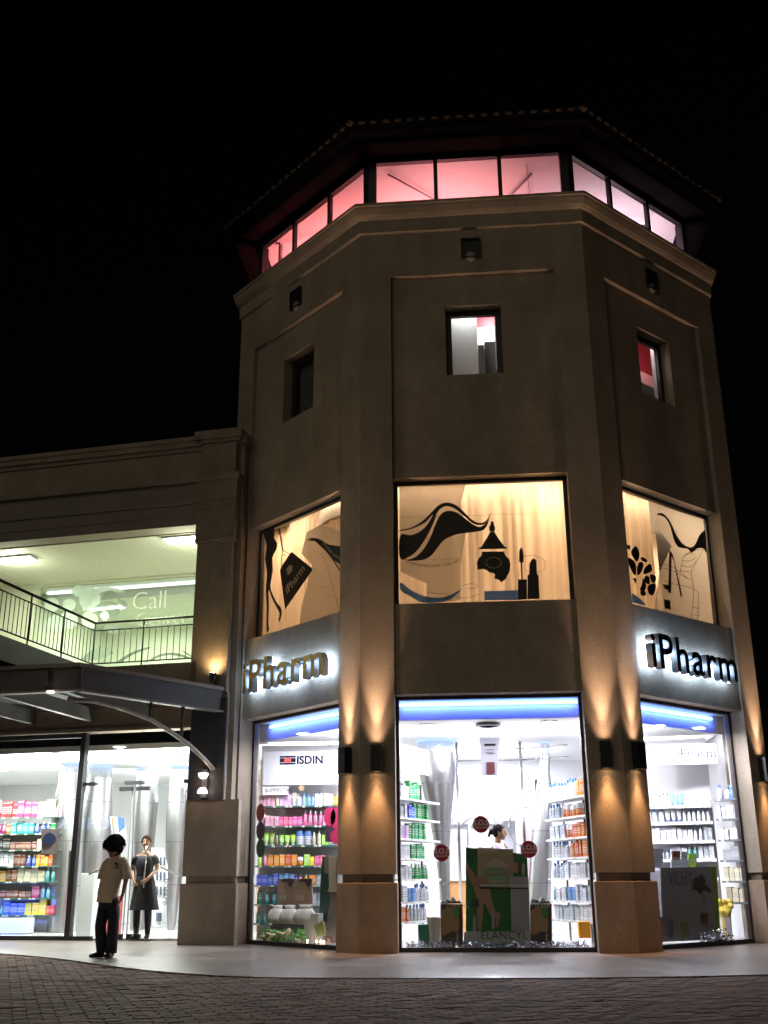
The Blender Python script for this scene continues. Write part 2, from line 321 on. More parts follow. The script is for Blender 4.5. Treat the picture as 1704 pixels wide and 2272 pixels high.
lamp('AREA','warm_room_light',(.45,.9,7.2),1,WARM,TW,(1.8,.1),(0,.25,-1),shape='RECTANGLE'); lamp('AREA','warm_room_light',(0,2.2,6.2),40,WARM,TW,.5,(0,.2,1))  # the narrow strip is added to brighten the front curtain
FILM=glassm('frosted_film',film=.55,fcol=(.80,.78,.72)); BLUEF=glassm('vinyl_painted_blue_glow',film=.85,fcol=(.20,.42,.85)); FILM2=glassm('frosted_film_light',film=.28,fcol=(.85,.85,.8))  # BLUEF holds the blue glow from below as film colour
def decal(k,pts,sc,ox,oy,par,m_,name='vinyl_picture',dd=.012,smooth=0,th=.003):
    M=FM(k); n=-(M.to_3x3()@Vector((0,1,0))); p0=M@Vector((0,UD-dd,0))
    if smooth: pts=spline(pts,smooth)
    P=[hit(ox+x/sc,oy+y/sc,p0,n) for x,y in pts]
    m=MB(); m.slab(P,n,th); return m.build(name,m_,par)
def multi_decal(k,polys,sc,ox,oy,par,m_,name='vinyl_picture',dd=.012,th=.003):
    M=FM(k); n=-(M.to_3x3()@Vector((0,1,0))); p0=M@Vector((0,UD-dd,0))
    for pts,sm in polys:
        if sm: pts=spline(pts,sm)
        m=MB(); m.slab([hit(ox+x/sc,oy+y/sc,p0,n) for x,y in pts],n,th); m.build(name,m_,par)
def strokes(k,lines,w,sc,ox,oy,par,m_,name='vinyl_line',dd=.012):
    M=FM(k); n=-(M.to_3x3()@Vector((0,1,0))); p0=M@Vector((0,UD-dd,0)); m=MB()
    for ln in lines:
        ln=spline(ln,5,False); m.loft([hit(ox+x/sc,oy+y/sc,p0,n) for x,y in ln],w,4,0,X=n,cap=True)
    return m.build(name,m_,par)
# --- front picture window (crop scale 3.456, origin 860,1020)
S=(3.456,860,1020)
f=upw[0]
decal(0,[(90,200),(250,200),(600,190),(560,330),(600,560),(560,800),(560,1080),(300,1085),(300,950),(100,860)],*S,f,FILM,'frosted_film',.006)
multi_decal(0,[([(97,540),(180,520),(260,475),(330,410),(385,355),(430,332),(475,330),(530,352),(590,405),(640,455),(690,482),(730,482),(765,455),(792,402),(775,455),(745,492),(700,500),(650,485),(590,435),(530,385),(470,358),(430,362),(395,385),(372,415),(340,425),(290,480),(200,525),(97,548)],4),
 ([(97,583),(180,578),(250,550),(310,490),(362,400),(372,420),(345,500),(300,590),(240,680),(180,735),(97,758)],4),
 ([(150,772),(215,745),(280,680),(330,590),(365,500),(400,430),(440,398),(490,392),(540,412),(600,455),(660,500),(710,515),(760,480),(778,452),(765,500),(735,538),(690,550),(600,562),(520,575),(440,610),(390,665),(340,730),(280,765),(200,775)],4)],*S,f,VINYL)
multi_decal(0,[([(782,548),(778,515),(788,500),(792,478),(802,470),(812,480),(815,500),(825,520),(820,548)],0),([(790,550),(815,550),(848,600),(893,662),(915,672),(915,683),(700,686),(702,676),(722,664),(755,610)],0),
 ([(725,705),(888,703),(905,735),(930,760),(943,800),(935,860),(905,915),(873,940),(850,920),(838,914),(828,918),(820,905),(824,880),(808,868),(780,865),(762,848),(735,838),(710,840),(690,845),(685,790),(700,755),(720,735)],0),
 ([(1008,785),(1010,700),(1022,670),(1036,690),(1043,730),(1043,788),(1032,788),(1036,918),(1025,918),(1020,788)],0),([(1000,918),(1068,918),(1070,1070),(1000,1075)],0),
 ([(1073,1070),(1073,885),(1086,878),(1088,800),(1105,765),(1125,757),(1142,775),(1146,880),(1158,884),(1165,1066)],0)],*S,f,VINYL)
M0=FM(0); n0=Vector((0,-1,0)); m=MB()
ctr=[(813+58*math.cos(2*PI*i/36),790+41*math.sin(2*PI*i/36)) for i in range(37)]
m.loft([hit(860+x/3.456,1020+y/3.456,(0,UD-.016,0),n0) for x,y in ctr],.006,5,X=n0); m.build('vinyl_line',WARMV,f)
multi_decal(0,[([(100,940),(180,1000),(280,1045),(380,1058),(460,1045),(530,1012),(572,988),(510,1050),(440,1088),(270,1096),(180,1050),(104,1005)],3),([(742,1008),(1000,1000),(1000,1075),(742,1078)],0)],*S,f,BLUEF,'band_painted_blue_glow')  # blue glow on the wave and box is painted into the vinyl
TXV=mat('grey_text_vinyl',(.10,.09,.09),.6)
def arc_text(k,s,pts,size,sc,ox,oy,par,m_,dd=.014,flip=1):
    M=FM(k); n=-(M.to_3x3()@Vector((0,1,0))); p0=M@Vector((0,UD-dd,0)); P=[hit(ox+x/sc,oy+y/sc,p0,n) for x,y in spline(pts,8,False)]
    L=[0]
    for a,b in zip(P,P[1:]): L.append(L[-1]+(b-a).length)
    m=MB(); tot=tw('.'+s+'.',size=size)-tw('..',size=size); kf=L[-1]/tot
    for i,ch in enumerate(s):
        if ch==' ': continue
        x=(tw('.'+s[:i]+'.',size=size)-tw('..',size=size))*kf if i else 0
        j=max(q for q in range(len(L)) if L[q]<=x+1e-6); j=min(j,len(P)-2); t=(x-L[j])/(L[j+1]-L[j]); d=(P[j+1]-P[j]).normalized()
        m.mesh(text_me(ch,size=size,ext=.001),frame(P[j].lerp(P[j+1],t),d,n.cross(d))@Matrix.Scale(kf,4))
    return m.build('lettering',m_,par)
arc_text(0,'Le ponemos brillo a tus ojos',[(140,790),(230,812),(320,824),(400,818),(480,805),(555,775)],.10,*S,f,TXV)
strokes(0,[[(97,440),(600,430),(1350,400)],[(100,765),(560,760)]],.0018,*S,f,TXV)
strokes(0,[[(1045,740),(1120,735),(1200,770),(1205,830),(1150,865),(1060,850)],[(310,1020),(420,1030),(560,1060),(650,1050),(700,1030)],[(560,970),(640,950),(690,965),(660,985),(600,985)]],.003,*S,f,TXV)
# --- left picture window (crop scale 3.318, origin 500,1000)
S=(3.318,500,1000); f=upw[7]
decal(7,[(850,590),(700,545),(600,600),(560,760),(640,840),(600,1000),(560,1150),(540,1340),(850,1210)],*S,f,FILM,'frosted_film',.006)
multi_decal(7,[([(290,600),(360,575),(358,640),(382,680),(375,730),(345,790),(350,880),(330,990),(345,1050),(380,1120),(408,1155),(415,1200),(400,1255),(390,1250),(400,1200),(375,1150),(340,1080),(318,1020),(320,1140),(315,1270),(322,1310),(308,1340),(302,1280),(305,1150),(298,1020),(308,900),(292,800),(305,700),(288,640)],2),
 ([(392,570),(402,570),(415,650),(428,740),(420,745),(405,660)],0),([(470,765),(490,745),(638,865),(640,880),(440,1168),(402,880),(415,850)],0),
 ([(600,660),(640,640),(690,650),(760,690),(845,705),(845,840),(790,800),(730,730),(660,665)],0),([(680,655),(700,690),(780,790),(842,890),(842,870),(790,790)],0)],*S,f,VINYL)
strokes(7,[[(415,775),(412,850)],[(430,735),(445,745),(470,760)],[(412,775),(425,765),(445,770)],[(420,745),(422,770)]],.007,*S,f,VINYL)
M=FM(7); n=-(M.to_3x3()@Vector((0,1,0))); p0=M@Vector((0,UD-.018,0)); H=lambda x,y:hit(500+x/3.318,1000+y/3.318,p0,n)
a=H(455,1060); d=(H(583,880)-a); ln=d.length; d.normalize(); w_=tw('iPharm',size=1); m=MB(); m.mesh(text_me('iPharm',size=1,ext=.0015,off=.012),frame(a,d,n.cross(d))@Matrix.Scale(ln/w_,4))
m.slab([H(x,y) for x,y in ((448,875),(475,840),(495,850),(492,880),(462,918))],n,.002); m.build('lettering',WARMV,f)
arc_text(7,'Nos encanta cuidarte',[(716,675),(760,735),(800,775),(843,800)],.075,*S,f,WARMV,.02)
strokes(7,[[(540,730),(600,670),(660,640),(720,640)],[(640,740),(700,760),(760,900),(840,1180)],[(700,1000),(770,1010),(840,1030)],[(690,1050),(760,1070),(840,1090)]],.003,*S,f,mat('pale_line_vinyl',(.55,.48,.36),.6))
# --- right picture window (crop scale 3.686, origin 1300,1000)
S=(3.686,1300,1000); f=upw[1]
decal(1,[(600,450),(960,560),(1040,1415),(800,1370),(560,1300),(600,1000),(700,780),(560,600)],*S,f,FILM,'frosted_film',.006)
multi_decal(1,[([(575,520),(620,510),(665,545),(700,600),(740,690),(790,760),(850,790),(890,770),(930,690),(965,655),(975,660),(985,830),(960,800),(910,800),(865,835),(830,800),(760,790),(720,730),(690,620),(650,550),(610,530)],3),
 ([(370,830),(405,780),(430,815),(437,860),(420,905),(395,885)],3),([(340,880),(380,890),(410,940),(405,1020),(370,975)],3),([(440,910),(470,925),(460,980),(425,1020),(418,960)],3),([(450,870),(490,885),(500,910),(460,900)],3),
 ([(480,960),(525,925),(540,980),(500,1005),(470,1005)],3),([(530,1010),(570,1025),(570,1065),(545,1080),(525,1040)],3),([(480,1030),(515,1030),(520,1090),(490,1080)],3),([(455,1100),(470,1040),(490,1090),(485,1140),(440,1140)],3),
 ([(338,770),(365,780),(355,810),(340,800)],2),([(380,1040),(412,1045),(410,1090)],0),([(505,1110),(560,1085),(570,1120),(550,1180),(515,1170)],3),([(445,1150),(480,1145),(490,1180),(455,1185)],3),
 ([(640,1215),(690,1225),(692,1300),(645,1290)],0),([(630,1090),(685,1100),(688,1145),(645,1130)],0)],*S,f,VINYL)
multi_decal(1,[([(683,810),(712,850),(790,1190),(775,1195),(718,900),(700,860),(697,1165),(672,1160)],0)],*S,f,mat('brown_vinyl',(.16,.08,.05),.6))
strokes(1,[[(800,860),(850,840),(890,850)],[(790,900),(850,900),(900,870)],[(785,940),(850,950),(910,900)],[(770,980),(850,990)],[(600,940),(680,935),(760,985),(830,1040)],[(580,960),(680,970),(860,1060)],[(640,1060),(720,1090),(860,1120),(920,1160)],[(770,1000),(800,870),(870,820),(960,810)],[(860,990),(920,880),(960,815)],[(860,990),(880,1160),(860,1380)],[(920,1160),(915,1390)],[(880,1280),(930,1290)],[(880,1340),(930,1350)]],.0045,*S,f,TXV)
decal(1,[(375,1165),(420,1190),(490,1255),(480,1265),(378,1240)],*S,f,BLUEF,'band_painted_blue_glow')
# --- ground floor shop windows
SD=.30; shw={}
for k in FR:
    M=FM(k); m=MB(M)
    m.box(.52,.565,SD-.03,SD+.05,.0,3.60); m.box(3.265,3.31,SD-.03,SD+.05,.0,3.60); m.box(.565,3.265,SD-.03,SD+.05,3.55,3.60); m.box(.565,3.265,SD-.06,SD+.05,0,.06)
    shw[k]=m.build('shop_window',mat('bronze_frame',(.05,.045,.045),.4,.3),TW)
    q=MB(M); q.box(.565,3.265,SD,SD+.008,.06,3.55); q.build('pane',GLASSR,shw[k])
# bulkhead with blue cove light behind each shop window
BULK=mat('bulkhead_white',(.8,.82,.9),.6); CY1=emis('cyan_tube',(.45,.80,1),2.6); 
for k in FR:
    M=FM(k); m=MB(M); m.box(.2,3.63,.62,.68,3.29,3.58); b=m.build('cove_bulkhead',BULK,TW)
    m=MB(M); m.box(.3,3.53,.34,.66,3.585,3.60); m.build('cove_ceiling',BULK,b)
    m=MB(M); m.box(.55,3.28,.585,.615,3.50,3.545); m.build('cove_light',CY1,b)
    c=M@Vector((1.915,.46,3.57)); n=M.to_3x3()@Vector((0,1,0)); o=lamp('AREA','blue_tube',c,30,(.05,.10,1),TW,(2.7,.06),(n+Vector((0,0,-.8))),shape='RECTANGLE'); o.data.spread=R_(95)
    x=M.to_3x3()@Vector((1,0,0)); z=-(n+Vector((0,0,-.35))).normalized(); y=z.cross(x); o.rotation_euler=Matrix(((x.x,y.x,z.x),(x.y,y.y,z.y),(x.z,y.z,z.z))).to_euler()
# wall sconces
def sconce(k,u,label,o=0):
    M=FM(k); c=M@Vector((u,0,2.46)); T=empty('wall_sconce',c,label,'wall lamp','black up and down wall lamps on the tower piers')
    m=MB(M); w,d=.08,.15
    for a in ((u-w,u-w+.012,-d,-.02),(u+w-.012,u+w,-d,-.02),(u-w+.012,u+w-.012,-d,-d+.012),(u-w+.012,u+w-.012,-.032,-.02)): m.box(*a,2.46,2.84)
    m.box(u-.03,u+.03,-.02,.0,2.58,2.72); m.build('housing',BLACK,T)
    m=MB(M); m.lathe([(.045,0),(.045,.02)],(u,-.085,2.475),14); m.build('bulb',emis('warm_bulb',(1,.62,.32),14),T); m=MB(M); m.lathe([(.045,0),(.045,.02)],(u,-.085,2.66),14); m.build('bulb',emis('warm_bulb',(1,.62,.32),14),T)
    n=M.to_3x3()@Vector((0,1,0))
    lamp('SPOT','up_light',M@Vector((u,-.085,2.71)),SCP,(1,.60,.36),T,.05,(n*.10+Vector((0,0,1))),1,115)
    lamp('SPOT','medium_up_light',M@Vector((u,-.105,2.76)),40,(1,.62,.40),T,.04,(n*.02+Vector((0,0,1))),1,70)
    lamp('SPOT','narrow_up_light',M@Vector((u,-.11,2.76)),540,(1,.62,.40),T,.03,(n*.004+Vector((0,0,1))),1,34)
    lamp('SPOT','narrow_down_light',M@Vector((u,-.105,2.46)),115,(1,.50,.22),T,.04,(n*.012-Vector((0,0,1))),1,52)
    lamp('SPOT','down_light',M@Vector((u,-.085,2.47)),SCP*1.6,(1,.55,.27),T,.05,(n*.03-Vector((0,0,1))),1,95)
SCP=8
sconce(7,3.57,'black wall lamp on the left face of the pier left of the front window')
sconce(0,.25,'black wall lamp on the front face of the pier left of the front shop window')
sconce(0,3.57,'black wall lamp on the front face of the pier right of the front shop window')
sconce(1,.26,'black wall lamp on the right face of the pier between front and right shop windows')
sconce(1,3.62,'black wall lamp on the far right pier, cut by the frame')
# halo lit signs
def sign(k,face,label,u0,z0,size,p0=.13,p1=.25):
    M=FM(k); X=M.to_3x3()@Vector((1,0,0)); N=-(M.to_3x3()@Vector((0,1,0))); s='iPharm'
    T=empty('illuminated_sign',M@Vector((u0,0,z0)),label,'sign','halo lit letter signs above the shop windows')
    dpt=(p1-p0)/2
    for i,ch in enumerate(s):
        x=(tw('.'+s[:i]+'.',size=size)-tw('..',size=size)) if i else 0; x*=1.13
        pos=M@Vector((u0+x,0,z0))
        m=MB(); m.mesh(text_me(ch,size=size,ext=dpt,off=.012),frame(pos+N*((p0+p1)/2-.04),X,(0,0,1)))
        m.bm.normal_update()
        for fc in m.bm.faces:
            if fc.normal.dot(N)<.7: fc.material_index=1
        L=m.build('letter',[face,mat('letter_return',(.42,.45,.5),.35,.7)],T)
        m=MB(); m.mesh(text_me(ch,size=size,ext=.008,off=.006),frame(pos+N*(p0-.055),X,(0,0,1))); m.build('backlight',emis('halo_light',(.50,.70,1),22),L)
GOLD=mat('gold_letter',(.80,.58,.20),.42,.55,var=.25,vs=5)
sign(7,GOLD,'gold lettered iPharm sign glowing white above the left shop window',.84,4.0,.76)
sign(1,mat('black_letter',(.02,.02,.022),.3),'black lettered iPharm sign glowing white above the right shop window',.60,4.0,.76)
# ------------------------------------------------------------ gallery building (left): local frame u to the left, v outwards, z up
_c,_s=math.cos(R_(9)),math.sin(R_(9)); GO=Vector((-4.15,2.0,0)); GU=Vector((-_c,_s,0)); GN=Vector((-_s,-_c,0))
GM=Matrix(((GU.x,GN.x,0,GO.x),(GU.y,GN.y,0,GO.y),(0,0,1,0),(0,0,0,1)))
def gp(u,v,z): return GM@Vector((u,v,z))
GB=empty('gallery_building',gp(5,0,0),'two storey beige gallery building with lit upper balcony left of the tower','building')
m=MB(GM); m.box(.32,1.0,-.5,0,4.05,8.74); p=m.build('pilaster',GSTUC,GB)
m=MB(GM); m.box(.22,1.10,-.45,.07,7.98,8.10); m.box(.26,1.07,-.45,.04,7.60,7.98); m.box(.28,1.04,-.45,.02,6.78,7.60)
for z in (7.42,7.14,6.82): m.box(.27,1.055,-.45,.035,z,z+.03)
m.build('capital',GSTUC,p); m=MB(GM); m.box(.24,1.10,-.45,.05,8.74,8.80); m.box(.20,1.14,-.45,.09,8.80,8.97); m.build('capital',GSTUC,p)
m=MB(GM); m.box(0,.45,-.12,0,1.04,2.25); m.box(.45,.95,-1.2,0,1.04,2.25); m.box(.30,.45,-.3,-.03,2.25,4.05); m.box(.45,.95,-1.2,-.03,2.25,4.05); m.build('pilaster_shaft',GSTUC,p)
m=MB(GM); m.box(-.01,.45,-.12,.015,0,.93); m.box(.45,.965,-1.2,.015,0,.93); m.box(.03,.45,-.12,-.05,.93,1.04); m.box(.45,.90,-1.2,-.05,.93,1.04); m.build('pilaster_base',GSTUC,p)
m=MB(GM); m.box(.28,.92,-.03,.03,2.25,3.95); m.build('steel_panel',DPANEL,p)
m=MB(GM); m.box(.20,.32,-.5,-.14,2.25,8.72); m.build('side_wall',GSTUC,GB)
m=MB(GM); m.box(1.0,9.5,-.40,-.02,7.15,7.60); m.box(1.0,9.5,-.40,-.06,7.60,8.0); m.box(1.0,9.5,-.40,.02,7.56,7.63); m.box(1.0,9.5,-.40,.03,7.99,8.05); m.box(1.0,9.5,-.40,.0,7.33,7.36); m.build('beam',mat('shaded_beam_stucco',(.24,.21,.18),.85,bump=.35,bs=60,var=.13,vs=1.5),GB)  # darker copy of the gallery stucco, shade put into the colour
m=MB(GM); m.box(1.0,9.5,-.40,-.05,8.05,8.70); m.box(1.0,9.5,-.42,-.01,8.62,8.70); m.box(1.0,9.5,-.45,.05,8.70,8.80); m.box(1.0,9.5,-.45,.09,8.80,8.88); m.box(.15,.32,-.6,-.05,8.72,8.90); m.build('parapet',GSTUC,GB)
# upper terrace : ceiling boards, lights, floor, shopfront
SOFB=mat('cream_ceiling_board',(.70,.70,.60),.6)
m=MB(GM); u=.0
while u<9.5: m.box(u,u+.098,-3.0,-.40,7.13,7.15); u+=.107
m.build('ceiling_board',SOFB,GB); m=MB(GM); m.box(-.6,9.5,-3.2,-.42,7.155,7.25); m.build('ceiling_slab',mat('dark_gap',(.16,.16,.12),.8),GB)
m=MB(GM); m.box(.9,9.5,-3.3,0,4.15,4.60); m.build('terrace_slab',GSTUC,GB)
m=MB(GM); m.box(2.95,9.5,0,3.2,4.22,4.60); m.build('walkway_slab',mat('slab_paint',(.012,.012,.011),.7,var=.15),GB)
m=MB(GM); m.box(.3,.9,-3.2,-.5,4.6,7.13); m.build('terrace_wall',WHITE2,GB)
for u,v in ((5.45,-.95),(1.45,-.62)):
    T=empty('ceiling_fixture',gp(u,v,7.13),'bright pale green fluorescent fixture at the %s end of the slatted terrace ceiling'%('left' if u>3 else 'right'),'ceiling light','fluorescent fixtures on the terrace ceiling')
    m=MB(GM); m.box(u-.5,u+.5,v-.17,v+.17,7.09,7.128); m.build('housing',WHITE,T); m=MB(GM); m.box(u-.47,u+.47,v-.14,v+.14,7.07,7.088); m.build('diffuser',emis('green_tube',(.92,1,.90),14),T)
    lamp('AREA','fixture_light',gp(u,v,7.05),120,(.90,1,.74),T,(.95,.3),(0,0,-1),shape='RECTANGLE')
    lamp('POINT','fixture_spill',gp(u,v-.05,6.86),40,(.90,1,.74),T,.1)
# call centre shopfront
CV=-2.95
m=MB(GM); m.box(6.10,9.5,CV-.1,CV+.1,4.6,7.13); m.box(.9,6.10,CV-.05,CV+.05,4.6,4.66); m.box(6.02,6.10,CV-.05,CV+.12,4.66,7.13); m.box(.9,6.02,CV-.05,CV+.05,7.09,7.13); f=m.build('upper_shopfront',mat('pale_wall',(.62,.64,.50),.7),GB)
m=MB(GM); m.box(.9,6.02,CV,CV+.008,4.66,7.09); m.build('pane',GLASS,f)
m=MB(GM); m.box(.3,6.4,-6.5,-6.4,4.6,7.1); m.box(.3,.4,-6.4,CV-.1,4.6,7.1); m.box(6.3,6.4,-6.4,CV-.1,4.6,7.1); m.box(.3,6.4,-6.5,CV-.1,4.5,4.6); m.build('upper_room',mat('pale_room_wall',(.66,.70,.58),.7),GB)
m=MB(GM); m.box(.3,6.4,-6.5,CV-.55,6.86,6.92); m.box(.3,6.4,CV-.6,CV-.55,6.92,7.1); m.box(.3,6.4,CV-.55,CV-.052,7.075,7.10); m.build('room_ceiling',mat('pale_ceiling',(.45,.48,.42),.7),GB)
m=MB(GM); m.lathe([(.13,0),(.13,.03)],tuple(Vector((2.55,-3.7,6.83))),18); m.build('ceiling_vent',BLACK,GB)
m=MB(GM); m.box(1.0,6.0,CV-.35,CV-.25,7.0,7.05); m.build('light_strip',emis('pale_strip',(.85,1,.88),1.7),GB)
for u in (2.0,4.6): lamp('AREA','room_light',gp(u,-4.6,6.8),110,(.86,1,.78),GB,.9,(0,0,-1))
m=MB(GM); m.box(4.6,5.2,-4.5,-4.0,4.6,5.4); m.box(3.3,4.0,-5.0,-4.4,4.6,5.2); m.build('desk',mat('desk_wood',(.5,.42,.25),.6),GB)
GMr=GM.to_3x3(); nC=GMr@Vector((0,1,0))
def gdec(polys,m_,name,sc=2.9625,ox=0,oy=940,off=.014,th=.003):
    m=MB(); p0=gp(0,CV+off,0)
    for pts,sm in polys:
        if sm: pts=spline(pts,sm)
        m.slab([hit(ox+x/sc,oy+y/sc,p0,nC) for x,y in pts],nC,th)
    return m.build(name,m_,f)
FG1=glassm('frosted_white_film',film=.75,fcol=(.85,.92,.88)); FG2=glassm('grey_film',film=.7,fcol=(.42,.48,.42))
def circ(x,y,r,r2=None): return [(x+r*math.cos(a*PI/12),y+(r2 or r)*math.sin(a*PI/12)) for a in range(24)]
gdec([(circ(340,1190,48),0),(circ(455,1190,42),0),(circ(515,1100,42,38),0),(circ(590,1150,70,75),0)],FG1,'frosted_picture')
gdec([([(560,1115),(620,1085),(720,1075),(790,1090),(820,1110),(700,1100),(640,1130),(560,1230),(540,1190)],3),(circ(370,1310,60,55),0),(circ(450,1290,60),0),(circ(590,1290,55,60),0)],FG1,'frosted_picture',off=.019)
gdec([([(610,1235),(650,1185),(720,1165),(775,1190),(785,1245),(745,1285),(680,1285),(640,1260)],4),([(675,1155),(690,1110),(730,1095),(760,1115),(755,1145),(710,1150)],4),([(775,1155),(810,1160),(836,1185),(830,1210),(800,1200)],4),([(680,1350),(720,1320),(775,1330),(775,1370),(730,1380)],4),
 ([(540,1560),(560,1520),(620,1480),(680,1465),(730,1490),(740,1515),(640,1550)],3)],FG2,'grey_leaf_picture',off=.022)
gdec([([(760,1570),(860,1505),(960,1472),(990,1475),(880,1515),(800,1565)],2),([(940,1578),(1040,1520),(1130,1505),(1210,1520),(1265,1548),(1200,1535),(1110,1520),(1030,1540)],2),([(1190,1488),(1240,1510),(1268,1540),(1220,1512)],2)],mat('grey_green_vinyl',(.20,.24,.19),.6),'leaf_picture',off=.022)
def gtext(s,u,v,hpx,col,name,size):
    p=hit(u,v,gp(0,CV+.02,0),nC); m=MB(); m.mesh(text_me(s,size=size,ext=.002,off=-.008,space=.95),frame(p,-GU,(0,0,1))); return m.build(name,col,f)
gtext('Call',860/2.9625,940+1225/2.9625,0,mat('white_letter_vinyl',(.9,.95,.9),.6),'lettering',.56)
gtext('Center',885/2.9625,940+1335/2.9625,0,FILM2,'lettering',.44)
# balcony railing
RL=empty('balcony_railing',gp(2.95,0,4.6),'dark metal balcony railing turning outward in front of the lit upper shopfront','railing')
RM=mat('railing_paint',(.03,.035,.03),.4,.4)
m=MB(GM)
def rail(a,b,r): m.loft([a,b],r,8,0,X=(0,0,1))
m.loft([(.98,-.06,5.43),(2.95,-.06,5.43),(2.95,3.1,5.43)],[(.022,.035)]*3,8,0,X=(0,0,1)); m.build('handrail',RM,RL)
m=MB(GM)
for z,r in ((5.29,.012),(4.68,.014)): m.loft([(.98,-.06,z),(2.95,-.06,z),(2.95,3.1,z)],r,6,0,X=(0,0,1))
m.build('horizontal_bar',RM,RL)
m=MB(GM)
for i in range(17): m.loft([(1.02+i*.12,-.06,4.68),(1.02+i*.12,-.06,5.29)],.008,6)
for i in range(1,26): m.loft([(2.95,-.06+i*.122,4.68),(2.95,-.06+i*.122,5.29)],.008,6)
b_=m.build('baluster',RM,RL)
for p in ((1.0,-.06),(1.98,-.06),(2.95,-.06),(2.95,1.0),(2.95,2.05),(2.95,3.1)):
    m=MB(GM); m.loft([(p[0],p[1],4.60),(p[0],p[1],5.41)],.016,6); m.build('post',RM,RL)
# canopy
CN=empty('entrance_canopy',gp(1.2,1.5,3.7),'grey steel entrance canopy over the shop doors, carried on a curved brace','canopy')
poly=[(.38,-.0),(1.62,2.62),(9.5,2.85)]
def beamseg(m,a,b,z0,z1,th,ins=0):
    a=Vector((*a,0)); b=Vector((*b,0)); d=(b-a).normalized(); n=Vector((-d.y,d.x,0)); 
    q=[a+n*ins,b+n*ins,b+n*(ins-th),a+n*(ins-th)]; m.prism([(p.x,p.y) for p in q],z0,z1)
m=MB(GM); beamseg(m,poly[0],poly[1],3.70,4.10,.09); m.build('side_fascia',CANOPY,CN)
m=MB(GM); beamseg(m,(1.60,2.60),poly[2],3.70,4.10,.09); m.build('front_fascia',CANOPY,CN)
m=MB(GM); beamseg(m,(.36,.02),(1.64,2.66),4.06,4.12,.14,.03); beamseg(m,(1.6,2.64),(9.5,2.89),4.06,4.12,.14,.03); beamseg(m,(.36,.02),(1.64,2.66),3.69,3.72,.14,.03); beamseg(m,(1.6,2.64),(9.5,2.89),3.69,3.72,.14,.03); m.build('fascia_trim',mat('canopy_trim',(.22,.19,.165),.5,.2),CN)
m=MB(GM); m.prism([(.45,-.9),(1.66,2.55),(9.5,2.78),(9.5,-.9)][::1],4.10,4.14); m.build('roof_sheet',DPANEL,CN)
for u in (2.15,3.35,4.55,5.75,6.95,8.15):
    m=MB(GM); m.box(u-.05,u+.05,-.9,2.72,3.78,4.02); m.build('joist',CANOPY,CN)
# curved brace in the vertical plane of the side fascia
e0=gp(.46,.05,0); e1=gp(1.62,2.50,0); ed=(e1-e0).normalized(); en=Vector((-ed.y,ed.x,0))
bp=[(473,1707),(453,1684),(419,1652),(381,1625),(337.5,1598),(270,1571),(209,1556),(152,1551)]
bp=[hit(x,y,e0,en) for x,y in bp]
m=MB(); m.loft(bp,[(.035,.045)]*8,8,0,X=(0,0,1)); m.build('curved_brace',mat('brace_paint',(.30,.28,.25),.4,.3),CN)
for x,y in ((402,1640),(333,1597)):
    p=hit(x,y,e0,en); m=MB(); m.loft([p,Vector((p.x,p.y,3.71))],[(.03,.03)]*2,8); m.build('hanger_post',CANOPY,CN)
p=hit(112,1534,gp(0,2.75,0),GN); m=MB(); m.lathe([(.06,0),(.06,.02)],(p.x,p.y,3.665),14); m.build('downlight',emis('rosy_light',(1,.75,.65),4),CN)
# header and doors
m=MB(GM); m.box(1.0,9.5,-3.0,-.95,3.98,4.15); m.box(.95,9.5,-1.25,-1.0,3.62,3.98); m.box(.95,9.5,-1.25,-.96,3.60,3.66); m.build('header_wall',GSTUC,GB)
DV=-1.12
m=MB(GM); m.box(3.50,3.60,DV-.06,DV+.08,.0,3.60); m.box(3.60,9.5,DV-.04,DV+.06,.0,.07); m.box(3.60,9.5,DV-.04,DV+.04,3.52,3.60); m.box(6.4,6.46,DV-.04,DV+.04,.07,3.52); m.box(3.1,3.50,DV-.04,DV+.05,.0,.07)
sf=m.build('shopfront_frame',DFRAME,GB)
for a,b in ((3.60,6.40),(6.46,9.5)):
    m=MB(GM); m.box(a,b,DV,DV+.01,.07,3.52); m.build('pane',GLASSR,sf)
m=MB(GM); m.box(1.40,3.50,DV,DV+.01,2.64,3.60); m.build('transom_pane',GLASSR,sf)
def door(u0,u1,name,hinge_right):
    m=MB(GM); m.box(u0,u1,DV,DV+.012,.05,2.62); d=m.build(name,GLASSR,GB)
    m=MB(GM)
    for z in ((.02,.11),(2.53,2.60)):
        c=u0 if not hinge_right else u1
        if hinge_right: m.box(u1-.26,u1-.01,DV-.03,DV+.04,*z)
        else: m.box(u0+.01,u0+.26,DV-.03,DV+.04,*z)
    m.build('patch_fitting',BLACK,d)
    h=(u1-.32) if hinge_right else u0+.32
    m=MB(GM); m.loft([(h,DV+.10,.86),(h,DV+.10,1.56)],.015,10); m.loft([(h,DV-.05,.98),(h,DV+.10,.98)],.01,8); m.loft([(h,DV-.05,1.44),(h,DV+.10,1.44)],.01,8); m.build('pull_handle',STEEL,d)
    m=MB(GM); m.box(u0,u0+.012,DV-.004,DV+.016,.11,2.53); m.box(u1-.012,u1,DV-.004,DV+.016,.11,2.53); m.build('door_edge',mat('glass_edge',(.30,.34,.33),.3),d)
door(1.46,2.44,'glass_door',True); door(2.50,3.48,'glass_door',False)
m=MB(GM); m.box(2.30,2.66,DV-.04,DV+.05,2.64,2.70); m.box(3.24,3.50,DV-.04,DV+.05,2.64,2.70); m.box(1.3,1.5,DV-.04,DV+.05,2.64,2.70); m.build('transom_fitting',BLACK,sf)
def mir(p): d=(Vector(p)-gp(0,DV,0)).dot(GN); return Vector(p)-GN*2*d
def far(u,v,Y): return at(u,v,Y)
